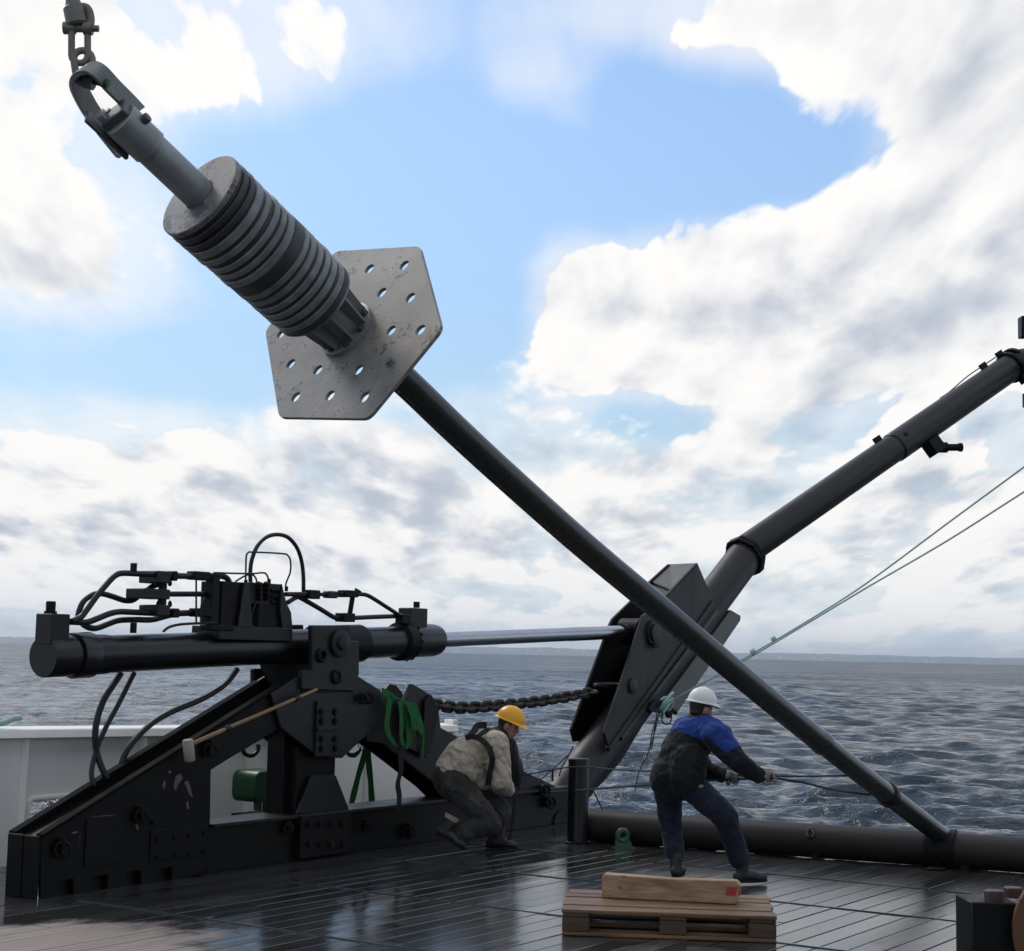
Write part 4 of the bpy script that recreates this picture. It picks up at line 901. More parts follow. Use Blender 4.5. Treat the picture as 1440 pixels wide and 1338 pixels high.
wd = (sv-shd*sv.dot(shd)).normalized(); Wd = (-(O-sb).normalized()*.72+wv*.70).normalized()
bail = smoothpath([ond(x, y, dT+(y-110)*.0055) for x, y in ((174, 216), (150, 186), (127, 154), (113, 128), (109, 113), (114, 101), (126, 96), (139, 101), (158, 121), (178, 141), (193, 157))], 5)
obj('clevis_bail', MB().ribbon(bail, [Wd*.048]*len(bail), .0135), 'galv', pol, smooth=50, bev=.003)
pc_ = ond(126, 112, dT); ccl = pc_-wv*.05; ccr = pc_+wv*.05
obj('clevis_pin', MB().lathe(ond(131, 112, dT)-Wd*.0, (ond(150, 116, dT)-ond(124, 108, dT)), [(-.055, .034), (-.02, .034), (-.02, .022), (.075, .022)], 16), 'green', pol)
obj('clevis_bush', MB().lathe(ond(125, 112, dT), (ond(150, 116, dT)-ond(124, 108, dT)), [(-.02, .045), (.028, .045)], 18), 'galvdark', pol)
w = sb+shd*.06
obj('clevis_block', MB().box(w, shd*.035, bv*.05, wv*.072), 'galvdark', pol, bev=.006)
obj('clevis_block', MB().box(sb+shd*.07-wv*.05, shd*.06, bv*.03, wv*.02), 'galv', pol, bev=.005)
obj('clevis_bolt', MB().lathe(w+shd*.046-wv*.01, shd, [(0, .014), (.012, .014)], 6), 'galv', pol)
obj('clevis_plate', MB().box(sb-wv*.108-shd*-.02, shd*.14, bv*.045, wv*.012), 'galvdark', pol, bev=.006)

# lifting chain above the clevis
dC = (ccl+ccr)/2; dd = dC.y
lc = thing('lifting_chain', 'grey lifting chain with a shackle and swivel at the upper left corner', 'chain', ond(117, 91, dd))
pm = dC; q2 = ond(117.5, 92, dd); q1_ = ond(112, 64, dd); q3 = ond(112.5, 38, dd)
def onelink(c, x, nrm, half, wr, r):
    x = x.normalized(); zz = (nrm-x*nrm.dot(x)).normalized(); yy = zz.cross(x); m = link_mesh(half, wr, r); m.v = [c+x*p.x+yy*p.y+zz*p.z for p in m.v]
    return obj('chain_link', m, 'shackle', lc, smooth=60)
onelink(ond(118.5, 95, dd), V((-.20, 0, 1)), V((.25, -1, .1)), .042, .042, .0175)
onelink(q1_, V((-.05, .0, 1)), V((.15, -1, 0)), .050, .037, .0165)
e1 = ond(112, 40, dd); X = V((1, 0, 0))
obj('shackle_bow', MB().tube(smoothpath([e1+X*-.045-Z*.0, e1+X*-.05+Z*.045, e1+X*-.03+Z*.10, e1+X*.03+Z*.10, e1+X*.05+Z*.045, e1+X*.045], 5), .019, 10), 'shackle', lc)
obj('shackle_pin', MB().lathe(e1-X*.075, X, [(0, .030), (.055, .030), (.055, .020), (.095, .020), (.095, .032), (.135, .032), (.135, .016), (.165, .016)], 16), 'shackle', lc)
e2 = ond(106, 20, dd); ax2 = (ond(103, -2, dd)-ond(111, 38, dd)).normalized()
obj('swivel_body', MB().lathe(e2-ax2*.062, ax2, [(0, .042), (.01, .052), (.09, .052), (.10, .040), (.135, .032), (.17, .028)], 22), 'shackle', lc)
e3 = e2+ax2*.15; obj('shackle_pin', MB().lathe(e3-X*.075, X, [(0, .028), (.05, .028), (.05, .022), (.11, .022), (.11, .032), (.15, .032)], 16), 'shackle', lc)
for k in range(4):
    onelink(e3+ax2*(.06+.105*k), ax2, V((.2, -1, 0)) if k % 2 == 0 else V((1, .2, 0)), .045, .036, .0135)
obj('wire_rope', MB().tube([e3+ax2*.46, e3+ax2*3.2], .014, 8), 'hose', lc)

# ------------------------------------------------------------------ green towing ropes and the light lines
lug = onv(934, 992, 8.72)
RE1, RE2 = ond(1640, 530, 13.0), ond(1640, 572, 13.0)
def on_line(x, y, a, da, b, db):
    """a point of the rope between two points of known distance"""
    t = (x-a)/(b-a); return ond(x, y, 1/((1-t)/da+t/db))
dl = lug.y
def tow(pts, r, label):
    P = [on_line(x, y, 934, dl, 1640, 13.0) for x, y in pts]; P[0] = lug
    return tag(obj('tow_rope', MB().tube(smoothpath(P, 4), r, 8), 'rope_teal'), label, 'rope', 'tow ropes made fast to the crane arm')
tow(((934, 992), (1045, 927), (1130, 877), (1215, 823), (1330, 738), (1440, 657), (1640, 510)), .0085, 'upper of the two taut teal ropes rising to the right edge from the crane arm')
tow(((934, 995), (1045, 930), (1130, 880), (1220, 826), (1330, 762), (1440, 692), (1640, 565)), .0085, 'lower of the two taut teal ropes rising to the right edge from the crane arm')
kn = thing('rope_lashing', 'tangled teal rope knot and loose ends hanging on the crane arm', 'rope lashing', lug-Z*.1)
for k in range(5):
    a = V((rng.normal(0, .03), rng.normal(0, .02), rng.normal(0, .03))); obj('rope_turn', MB().tube(ring(lug+a-B*.02, (A+Z*rng.normal(0, .4)).normalized(), (Z*.7-B*.5).normalized(), .06+.012*k, 14), .015, 7, closed=True), 'rope_teal', kn)
obj('knot_shackle', MB().tube(ring(lug-B*.01+A*.09-Z*.06, A, Z, .065, 14), .022, 8, closed=True), 'black2', kn)
obj('knot_shackle', MB().tube(smoothpath([onv(x, y, 8.72) for x, y in ((912, 1000), (918, 992), (928, 988), (944, 998), (950, 1002))], 4), .03, 8), 'black2', kn)
def kline(pts, r=.0065, v=8.68, mat='rope_dark'):
    obj('rope_end', MB().tube(smoothpath([onv(x, y, v) for x, y in pts], 5), r, 6), mat, kn)
kline(((927, 1000), (922, 1025), (911, 1060), (899, 1085), (893, 1112))); kline(((924, 1002), (921, 1022), (917, 1050), (914, 1049), (920, 1020), (928, 1004)))
kline(((932, 1003), (931, 1014), (936, 1019), (942, 1017), (944, 1008), (941, 1000)), .008)
for i, (x, y, s) in enumerate(((1059, 917, 1.0), (1088, 899, .8))):
    w = on_line(x, y, 934, dl, 1640, 13.0); m = MB()
    for k in range(3): m.tube(ring(w+V((.015*k-.015, 0, .01*k-.01)), V((0, 1, 0)), (V((-.5, 0, .85))), .026*s, 10), .010*s, 6, closed=True)
    tag(obj('rope_knot', m, 'rope_teal'), ('larger dark knot tied in the teal ropes just above the black pole', 'smaller knot in the teal ropes, farther up from the black pole')[i], 'knot')
# thin lines at the hinge of the arm
hl = thing('hinge_lines', 'thin dark cords tied between the black bollard and the foot of the crane arm', 'cord', onv(800, 1080, 8.6))
def hline(pts, r=.008, v=8.66): obj('cord', MB().tube(smoothpath([onv(x, y, v) for x, y in pts], 4), r, 6), 'hose', hl)
hline(((806, 1050), (799, 1062), (778, 1081), (760, 1097))); hline(((800, 1062), (790, 1080), (786, 1092))); hline(((777, 1083), (777, 1099)), .011); hline(((834, 1112), (842, 1128), (848, 1141)), .007)

# bollard by the corner of the deck
bo_c = onz(812, 1186); bo_r = uv(V((0, 0, 0)))[0]; dB = bo_c.y; rb = 14.3/FPX*dB; zt = ond(812, 1067, dB).z
bl = thing('bollard', 'tall black steel bollard post standing at the corner of the stern', 'bollard', bo_c)
obj('post', MB().lathe(bo_c+Z*.002, Z, [(0, rb), (zt-.035, rb), (zt-.034, rb*1.03), (zt-.008, rb*1.03), (zt, rb*.97)], 32), 'gloss', bl)
obj('base_ring', MB().lathe(bo_c+Z*.001, Z, [(0, rb*1.25), (.012, rb*1.25), (.02, rb*1.02)], 28), 'black2', bl)
# green lashing eye on the deck
gy = onz(881, 1192)-pout*.10; gl = thing('lashing_eye', 'small green lashing eye welded to the deck before the stern pipe', 'deck eye', gy)
gx = (V((1, 0, 0))*.93+V((0, 1, 0))*.3).normalized(); gn = gx.cross(Z); m = MB()
obj('eye_ring', MB().tube(ring(gy+Z*.112, gx, Z, .046, 20), [(.026, .026)]*20, 10, closed=True), 'green', gl)
obj('eye_stem', MB().prism([gy-gx*.078+gn*.02, gy+gx*.105+gn*.02, gy+gx*.06+gn*.02+Z*.085, gy+gn*.02+gx*.03+Z*.066, gy+gn*.02-gx*.03+Z*.066, gy-gx*.066+gn*.02+Z*.09], -gn*.04), 'green', gl, smooth=0, bev=.006)
obj('foot', MB().box(gy+Z*.008-gx.cross(Z)*-.02, gx*.10, gx.cross(Z)*.05, Z*.006), 'green', gl)

# green drum behind the frame's post
dr = onv(378, 1108, 9.75); gd = thing('hose_reel', 'dark green rounded reel box with a white plate by the bulwark', 'reel', V((dr.x, dr.y, 0)))
a0 = onv(359, 1108, 9.75); a1 = onv(402, 1108, 9.75); uu0 = uv(a0)[0]; uu1 = uv(a1)[0]; zt0 = onv(380, 1084, 9.75).z; zb0 = onv(380, 1128, 9.75).z
obj('drum', MB().prism([S(x, 9.75, z) for x, z in rrect(uu0, uu1, zb0, zt0, .08)], B*.28), 'green', gd, smooth=30, bev=.01)
m = MB(); boxpx(m, 384, 391, 1090, 1119, 9.735, 9.748); obj('plate', m, 'white2', gd, bev=.002)
for x in (364, 376, 396): m = MB(); boxpx(m, x, x+4, 1127, 1140, 9.80, 9.86); obj('leg', m, 'green', gd)
obj('stand', MB().sbox(uu0-.02, uu1+.02, 9.8, 10.0, 0, zb0-.10), 'black2', gd)
bolts(gd, [onv(388, y, 9.735) for y in (1096, 1108)], -B, .008, .006, 'black2')

# green webbing straps on the frame
def strap(root, pts, wid, v, mat='strap_green', wdir=None, th=.0025, dv=None, name='strap'):
    P = smoothpath([onv(*c9(x, y), v+(dv[i] if dv else 0)) for i, (x, y) in enumerate(pts)], 5); W = []
    for i in range(len(P)):
        wd = (wdir or A); W.append(wd.normalized()*wid*(1+.08*math.sin(i*.7)))
    return obj(name, MB().ribbon(P, W, th), mat, root, smooth=60)
s1 = thing('ratchet_strap', 'bright green webbing strap bundled over the chain lugs of the black frame', 'strap', onv(560, 1040, VN-.12))
strap(s1, ((500, 370), (560, 400), (640, 455), (700, 470), (745, 480)), .028, VN-.12, wdir=Z)
strap(s1, ((560, 400), (545, 520), (535, 620), (560, 710), (620, 775), (670, 790), (695, 740), (690, 640), (690, 540), (675, 470)), .033, VN-.12)
strap(s1, ((610, 430), (635, 510), (645, 600), (630, 720), (650, 790), (632, 840), (640, 930), (615, 1040), (625, 1130), (622, 1225)), .032, VN-.14, mat='strap_dark')
strap(s1, ((628, 445), (638, 530), (640, 620), (640, 700), (655, 770)), .026, VN-.15)
strap(s1, ((690, 460), (715, 540), (730, 610), (745, 655)), .032, VN-.16); strap(s1, ((715, 465), (750, 560), (775, 640), (793, 690)), .034, VN-.15); strap(s1, ((735, 470), (775, 560), (795, 650), (797, 740), (790, 860)), .018, VN-.14)
strap(s1, ((720, 480), (732, 580), (757, 650), (780, 780), (785, 850)), .03, VN-.13, mat='strap_dark')
s2 = thing('cargo_strap', 'dark green webbing strap hanging in a loop and two tails under the arm', 'strap', onv(515, 1100, 9.4))
strap(s2, ((375, 690), (385, 760), (365, 860), (330, 980), (300, 1100), (270, 1225)), .040, 9.38)
strap(s2, ((392, 700), (400, 800), (405, 900), (418, 1030), (424, 1130), (430, 1225)), .040, 9.40)
strap(s2, ((395, 690), (370, 780), (345, 800), (325, 750), (325, 700), (345, 680)), .028, 9.42, wdir=(A+B).normalized()); strap(s2, ((235, 795), (260, 830), (300, 835), (335, 810), (350, 780)), .022, 9.42, wdir=Z, mat='strap_green')

# long-handled wooden mallet lashed to the frame
h0 = onv(445.5, 970, VN-.10); h1 = onv(266, 1048, VN-.10); hd_ = (h1-h0).normalized()
ml = thing('mallet', 'long handled wooden mallet lashed to the sloping arm of the black frame', 'mallet', h1)
obj('handle', MB().tube([h0, h0+(h1-h0)*.3, h0+(h1-h0)*.75, h1], [.013, .0145, .016, .017], 12), 'handle_wood', ml)
hc_ = onv(265.5, 1055.5, VN-.10); hv = (onv(264, 1041, VN-.10)-onv(267, 1070, VN-.10)).normalized()
obj('head', MB().lathe(hc_-hv*.08, hv, [(0, .035), (.01, .041), (.15, .041), (.16, .035)], 18), 'mallet', ml)
for f in (.17, .72): obj('tie', MB().lathe(h0+(h1-h0)*f, hd_, [(-.025, .022), (.025, .024)], 12), 'hose', ml)

# ------------------------------------------------------------------ pallet, timber and the mooring bitts in front
pa = onz(790, 1316); pb = onz(1092, 1327); ex_ = (pb-pa).normalized(); ey_ = Z.cross(ex_).normalized()
PLN = (pb-pa).length; PD = .80*PLN/1.2; PHT = .158
pal = thing('pallet', 'worn brown wooden pallet lying on the wet deck', 'pallet', (pa+pb)/2+ey_*PD/2)
def pbx(x0, x1, y0, y1, z0, z1, name, mat, bev=.004):
    c = pa+ex_*(x0+x1)/2+ey_*(y0+y1)/2+Z*((z0+z1)/2+.002); return obj(name, MB().box(c, ex_*(x1-x0)/2, ey_*(y1-y0)/2, Z*(z1-z0)/2), mat, pal, smooth=0, bev=bev)
for y0, wd in ((0, .16), (.185, .12), (.335, .155), (.525, .12), (.67, .16)):
    f = PD/.83; pbx(-.004+rng.normal(0, .004), PLN+rng.normal(0, .005), y0*f, (y0+wd)*f, PHT-.024, PHT+rng.normal(0, .0015), 'top_board', 'pallet_wood')
for y0 in (0, .34, .69):
    f = PD/.83; pbx(0, PLN, y0*f, (y0+.14)*f, 0, .022, 'bottom_board', 'pallet_wood')
    for x0 in (0, .455, .872): pbx(x0*PLN, x0*PLN+.128*PLN, y0*f+.003, (y0+.13)*f, .0225, PHT-.0475, 'block', 'pallet_wood_dark', .006)
for x0 in (0, .455, .872): pbx(x0*PLN+.002, x0*PLN+.126*PLN, .002, PD-.004, PHT-.047, PHT-.0245, 'stringer_board', 'pallet_wood_dark')
# timber standing on edge on the pallet
ta = onz(846, 1263, PHT); tb_ = onz(1035, 1273, PHT); tx = (tb_-ta).normalized(); ty = Z.cross(tx).normalized(); TL = (tb_-ta).length; THT = .148
tm = thing('timber_baulk', 'pale squared timber with a red painted end lying on the pallet', 'timber', (ta+tb_)/2)
m = MB(); o2 = [(0, 0), (TL, 0), (TL+.012, .05), (TL+.028, THT-.03), (TL+.0, THT-.003), (TL*.55, THT-.012), (.02, THT), (0, THT-.012)]
m.prism([ta+tx*x+Z*(z+.003) for x, z in o2], ty*.10); obj('baulk', m, 'beam_wood', tm, smooth=0, bev=.007, seg=2)
m = MB(); m.prism([ta+tx*x+Z*(z+.003)-ty*.0015 for x, z in ((TL-.07, .055), (TL-.005, .05), (TL+.008, .10), (TL-.055, .108))], ty*.001); obj('red_mark', m, 'redpaint', tm, smooth=0)
m = MB(); m.prism([ta+tx*(TL+.0135)+ty*y+Z*(z+.003) for y, z in ((.02, .055), (.085, .055), (.085, .10), (.02, .10))], tx*.012); obj('red_mark', m, 'redpaint', tm, smooth=0)
# black bitts block at the lower right
DQ = 8.5
w0 = ond(1366, 1270, DQ); w1 = ond(1431, 1270, DQ); kb = thing('bitts_block', 'black steel block with two rusty bolts at the lower right corner', 'deck block', V(((w0.x+w1.x)/2, DQ, 0)))
bw_ = w1.x-w0.x; bd = .30; zt_ = ond(1400, 1269, DQ).z
obj('body', MB().box(V(((w0.x+w1.x)/2, DQ+bd/2, zt_/2)), V((bw_/2, 0, 0)), V((0, bd/2, 0)), Z*(zt_/2-.002)), 'black2', kb, bev=.008)
for px, yy, r in ((1396, .09, .052), (1422, .22, .05)):
    x = (px-720)/FPX*(DQ+yy); obj('bolt', MB().lathe(V((x, DQ+yy, zt_-.002)), Z, [(0, r*1.0), (.045, r*1.0), (.05, r*.9)], 8), 'brownlid', kb, smooth=25)
obj('washer', MB().lathe(V(((1390-720)/FPX*(DQ+.22), DQ+.22, zt_+.0)), Z, [(0, .018), (.02, .018), (.03, .012)], 12), 'black2', kb)
ob = ond(1527, 1290, 8.35); og = thing('rusty_drum', 'rusty orange drum flange at the right edge beside the black block', 'drum', V((ob.x, ob.y, 0)))
obj('drum_flange', MB().lathe(V((ob.x, ob.y-.02, .365)), V((.25, 1, 0)), [(0, .10), (0, .355), (.06, .36), (.06, .1)], 36, closed_ends=False), 'orange', og)
obj('drum_core', MB().lathe(V((ob.x, ob.y-.02, .365)), V((.25, 1, 0)), [(-.005, .11), (.5, .11)], 24), 'orange', og)
obj('drum_foot', MB().box(V((ob.x+.1, ob.y+.3, .03)), V((.12, 0, 0)), V((0, .12, 0)), Z*.028), 'black2', og)

# ------------------------------------------------------------------ people
def fused(prims, voxel, iters=6, fac=.5, wrinkle=0.0, wf=14.0, seed=0):
    """one continuous skin over tapered limbs and rounded masses"""
    mb = MB()
    for p in prims:
        if p[0] == 'c':
            _, a, ra, b, rb_ = p; a = V(a); b = V(b); d = b-a; L = d.length; prof = []
            for k in range(5): t = math.pi/2*k/4; prof.append((-ra*math.cos(t), max(ra*math.sin(t), 1e-4)))
            for k in range(5): t = math.pi/2*k/4; prof.append((L+rb_*math.sin(t), max(rb_*math.cos(t), 1e-4)))
            mb.lathe(a, d, prof, 16)
        else:
            _, c, ax, rad = p; c = V(c); vs = []; n, m = 18, 10
            for i in range(m+1):
                th = math.pi*i/m
                for k in range(n):
                    ph = 2*math.pi*k/n; q = V((max(math.sin(th), .003)*math.cos(ph), max(math.sin(th), .003)*math.sin(ph), math.cos(th)))
                    vs.append(c+ax[0]*(q.x*rad[0])+ax[1]*(q.y*rad[1])+ax[2]*(q.z*rad[2]))
            fs = [(i*n+k, (i+1)*n+k, (i+1)*n+(k+1) % n, i*n+(k+1) % n) for i in range(m) for k in range(n)]+[tuple(range(n)), tuple(m*n+k for k in range(n-1, -1, -1))]
            mb.add(vs, fs)
    org = mb.v[0].copy(); me = bpy.data.meshes.new('tmp'); me.from_pydata([tuple(q-org) for q in mb.v], [], mb.f)
    bm = bmesh.new(); bm.from_mesh(me); bmesh.ops.recalc_face_normals(bm, faces=bm.faces); bm.to_mesh(me); bm.free()
    o = bpy.data.objects.new('tmp', me); C.objects.link(o)
    r = o.modifiers.new('r', 'REMESH'); r.mode = 'VOXEL'; r.voxel_size = voxel
    sm = o.modifiers.new('s', 'SMOOTH'); sm.iterations = iters; sm.factor = fac
    dg = bpy.context.evaluated_depsgraph_get(); ev = o.evaluated_get(dg); m2 = bpy.data.meshes.new_from_object(ev)
    n = len(m2.vertices); co = np.empty(n*3, 'f4'); m2.vertices.foreach_get('co', co); co = co.reshape(-1, 3)
    if wrinkle:
        no = np.empty(n*3, 'f4'); m2.vertex_normals.foreach_get('vector', no); no = no.reshape(-1, 3)
        for i in range(n):
            q = V(co[i])*wf+V((seed, 0, 0)); h = noise.noise(V((q.x+.8*noise.noise(q*.6), q.y, q.z*.7)))*.65+noise.noise(q*2.3)*.35
            h = 1-2*abs(h); co[i] += no[i]*wrinkle*(h-.4)
    fs = [tuple(p.vertices) for p in m2.polygons]
    bpy.data.objects.remove(o); bpy.data.meshes.remove(me); out = MB(); out.v = [V(c)+org for c in co]; out.f = fs; bpy.data.meshes.remove(m2); return out
def split_mats(o, fn):
    me = o.data; W = WL[o.name]
    for p in me.polygons: p.material_index = fn(W+p.center, p.normal)
def frame_from(fwd, up):
    f = V(fwd).normalized(); u = (V(up)-f*V(up).dot(f)).normalized(); r = f.cross(u); return f, r, u   # r: the person's right
def head(root, c, fwd, up, s=1.0, hair=True):
    f, r, u = frame_from(fwd, up)
    at_ = lambda x, y, z: V(c)+f*(x*s)+r*(y*s)+u*(z*s)
    P = [('e', at_(-.005, 0, .03), (f, r, u), (.098*s, .077*s, .105*s)), ('e', at_(.03, 0, -.045), (f, r, u), (.062*s, .055*s, .075*s)), ('c', at_(.055, 0, -.092), .024*s, at_(.068, 0, -.096), .020*s),
         ('c', at_(.088, 0, .012), .011*s, at_(.104, 0, -.026), .015*s), ('e', at_(.080, 0, .030), (f, r, u), (.014*s, .052*s, .012*s)), ('e', at_(.084, 0, -.058), (f, r, u), (.010*s, .024*s, .006*s)), ('e', at_(.083, 0, -.069), (f, r, u), (.010*s, .021*s, .006*s)),
         ('e', at_(.055, .038, -.02), (f, r, u), (.022*s, .02*s, .022*s)), ('e', at_(.055, -.038, -.02), (f, r, u), (.022*s, .02*s, .022*s))]
    for k in (-1, 1):
        P += [('e', at_(-.008, .080*k, -.008), (f, r, u), (.020*s, .010*s, .032*s)), ('e', at_(-.004, .083*k, -.022), (f, r, u), (.012*s, .008*s, .014*s))]
    return P, at_, (f, r, u)
def head_bits(root, at_, fr, s=1.0):
    f, r, u = fr
    for k in (-1, 1):
        obj('eye', MB().lathe(at_(.077, .031*k, .012), f, [(0, .010*s), (.006*s, .009*s), (.009*s, .004*s)], 10), 'eye', root)
    h = fused([('e', at_(-.018, 0, .030), (f, r, u), (.098*s, .083*s, .100*s)), ('e', at_(-.055, 0, -.035), (f, r, u), (.046*s, .066*s, .042*s))], .008, 3)
    # keep the face free
    keep = [i for i, p in enumerate(h.v) if True]
    h.f = [q for q in h.f if (sum((h.v[i] for i in q), V((0, 0, 0)))/len(q)-V(at_(0, 0, 0))).dot(f) < (.035 if (sum((h.v[i] for i in q), V((0, 0, 0)))/len(q)-V(at_(0, 0, 0))).dot(u) > .0 else -.012)*s]
    obj('hair', h, 'hair', root, smooth=60)
def hard_hat(root, c, fr, mat, s=1.0, tilt=0.0):
    f, r, u = fr; n = 36; m = MB(); vs = []; rows = 12
    hat = thing_part('hard_hat', root, c)
    sh = MB(); prof = []
    def pt_(th, ph):
        q = math.sin(th); lx, ly, lz = .142*s, .116*s, .132*s
        ridge = 1+.035*math.exp(-(math.sin(ph)*q/.12)**2)*(q if q < .9 else .9)
        return V(c)+f*(lx*q*math.cos(ph))+r*(ly*q*math.sin(ph))+u*(lz*math.cos(th)*ridge)
    top_i = len(vs); vs.append(V(c)+u*.132*s*1.03)
    for i in range(1, rows+1):
        for k in range(n): vs.append(pt_(math.pi/2*i/rows*1.02, 2*math.pi*k/n))
    fs = [(0, 1+(k+1) % n, 1+k) for k in range(n)]+[(1+(i-1)*n+k, 1+(i-1)*n+(k+1) % n, 1+i*n+(k+1) % n, 1+i*n+k) for i in range(1, rows) for k in range(n)]
    # brim: narrow at the sides, a peak in front
    b0_ = 1+(rows-1)*n; k0_ = len(vs)
    for lev, dz_ in ((0, .0), (1, -.010), (2, -.012)):
        for k in range(n):
            ph = 2*math.pi*k/n; pk = max(0, math.cos(ph)); ext = (.008+.048*pk**2.2+.012*max(0, -math.cos(ph))**2)*s*(1 if lev else .25)
            q = vs[b0_+k]; d = (f*math.cos(ph)*1.0+r*math.sin(ph)).normalized()
            vs.append(q+d*ext+u*(dz_*s-.016*pk**2*s*(1 if lev else 0))+(u*-.004 if lev == 2 else V((0, 0, 0))))
    for k in range(n):
        k1 = (k+1) % n
        fs.append((b0_+k, b0_+k1, k0_+k1, k0_+k)); fs.append((k0_+k, k0_+k1, k0_+n+k1, k0_+n+k)); fs.append((k0_+n+k, k0_+n+k1, k0_+2*n+k1, k0_+2*n+k))
    sh.add(vs, fs); sh.f.append(tuple(k0_+2*n+k for k in range(n)))
    obj('hat_shell', sh, mat, hat, smooth=50)
    obj('hat_band', MB().lathe(V(c)-u*.002*s, u, [(-.022*s, .096*s), (.0, .098*s)], 24, closed_ends=False), 'cloth_dark', hat)
    return hat
def thing_part(name, root, loc):
    o = bpy.data.objects.new(name, None); o.empty_display_size = .1; place(o, loc, root); return o
def glove(root, wrist, grip, line, thumb_up, s=1.0, mat='glove', elbow=None):
    """a hand closed round a line: palm, four curled fingers of unequal length, a thumb across them"""
    wrist = V(wrist); grip = V(grip); ln = V(line).normalized(); fw = (grip-wrist); fw = (fw-ln*fw.dot(ln)*.25).normalized()
    sd_ = (ln-fw*ln.dot(fw)).normalized(); pn = fw.cross(sd_).normalized()
    if pn.dot(V(thumb_up)) < 0: pn = -pn
    P = [('c', wrist, .031*s, wrist+fw*.03*s, .030*s), ('e', wrist+fw*.062*s+pn*.012*s, (fw, sd_, pn), (.050*s, .043*s, .021*s))]
    L = [.92, 1.0, .96, .80]
    for k in range(4):
        b = wrist+fw*(.098-.004*abs(k-1.4))*s+sd_*((k-1.5)*.0205*s)+pn*.012*s; l = L[k]; r_ = .0098*s
        k1 = b+(fw*.80-pn*.30)*.036*s*l; k2 = k1+(-fw*.15-pn*1.0)*.026*s*l; k3 = k2+(-fw*.95-pn*.15)*.021*s*l
        P += [('c', b, r_*1.12, k1, r_*1.05), ('c', k1, r_*1.05, k2, r_*.98), ('c', k2, r_*.98, k3, r_*.85)]
    t0_ = wrist+fw*.035*s-sd_*.034*s; t1_ = t0_+(fw*.7-sd_*.35-pn*.55)*.04*s; t2_ = t1_+(fw*.55+sd_*.55-pn*.5)*.032*s
    P += [('c', t0_, .0145*s, t1_, .0125*s), ('c', t1_, .012*s, t2_, .0098*s)]
    return P
def boot(root, ankle, toe, sole_n, s=1.0, mat='rubber'):
    """work boot: shaft, heel, rounded toe, separate sole"""
    a = V(ankle); d = (V(toe)-a); n = V(sole_n).normalized(); fw = (d-n*d.dot(n)).normalized(); sd_ = fw.cross(n).normalized()
    g0 = a-n*(.085*s)
    P = [('c', a+n*.07*s, .050*s, a-fw*.012*s, .048*s), ('c', g0-fw*.045*s+n*.045*s, .040*s, g0+fw*.06*s+n*.048*s, .042*s), ('e', g0+fw*.135*s+n*.036*s, (fw, sd_, n), (.075*s, .049*s, .036*s)), ('c', a-fw*.01*s-n*.03*s, .046*s, g0+fw*.09*s+n*.05*s, .038*s)]
    b = obj('boot', fused(P, .011, 3, wrinkle=.002), mat, root, smooth=60)
    o2 = []
    for k in range(20):
        t = 2*math.pi*k/20; x = math.cos(t); y = math.sin(t); o2.append(g0+fw*((.062+.148*x)*s)+sd_*(y*(.044+.008*x)*s))
    sm_ = MB(); sm_.prism([p-n*.002 for p in o2], n*.022*s); obj('sole', sm_, 'black2', b, smooth=40)
    return b
def finger_check(): pass

# ---- the man in the white helmet pulling on the lines
d1 = 12.75
def j1(x, y, dd=0.0): return ond(x, y, d1+dd)
p1 = thing('person', 'person in a white hard hat and blue-black jacket leaning back, pulling a line', 'person', onz(992, 1226))
F1 = V((.80, .60, 0)).normalized(); R1 = V((.6, -.8, 0))
hipL, kneeL, ankL = j1(937, 1100, .12), j1(943, 1157, .20), j1(951, 1209, .12)
hipR, kneeR, ankR = j1(968, 1102, -.06), j1(1021, 1150, -.20), j1(1045, 1209, -.12)
ankL.z = .105; ankR.z = .105
pel = j1(950, 1096, .03); waist = j1(954, 1076, .03); chest = j1(970, 1046, .03); shc = j1(983, 1024, .03)
shR, elR, wrR, hdR = j1(1010, 1034, -.16), j1(1038, 1072, -.28), j1(1066, 1091, -.24), j1(1082, 1092.5, -.24)
shL, elL, wrL, hdL = j1(963, 1028, .20), j1(988, 1083, .34), j1(1017, 1090, .22), j1(1031, 1093, .16)
neck = j1(984, 1012, .03); hc1 = j1(986.5, 997, .03)
hp, at1, fr1 = head(p1, hc1, (.86, .46, -.16), (.10, 0, 1), .92)
body = [('c', pel, .13, chest, .14), ('c', chest, .14, shc, .10), ('c', shc, .062, hc1-V((0, 0, .03)), .058), ('c', shR, .06, elR, .045), ('c', elR, .042, wrR, .03), ('c', shL, .06, elL, .045), ('c', elL, .042, wrL, .03),
        ('c', hipL, .085, kneeL, .06), ('c', kneeL, .055, ankL, .04), ('c', hipR, .085, kneeR, .06), ('c', kneeR, .055, ankR, .04), ('c', shc, .07, shR, .06), ('c', shc, .07, shL, .06)]+hp
lineR = (ond(1225, 1117, 13.0)-hdR).normalized(); lineL = (hdR-hdL).normalized()
obj('body', fused(body, .0125, 2), 'skin', p1, smooth=60)
head_bits(p1, at1, fr1, .92)
gr = glove(p1, wrR, hdR, R1*.3+V((0, 0, 1)), V((0, 0, 1)), 1.12); obj('glove', fused(gr, .0055, 2), 'glove', p1, smooth=60)
gl_ = glove(p1, wrL, hdL, R1*.3+V((0, 0, 1)), V((0, 0, 1)), 1.12); obj('glove', fused(gl_, .0055, 2), 'glove', p1, smooth=60)
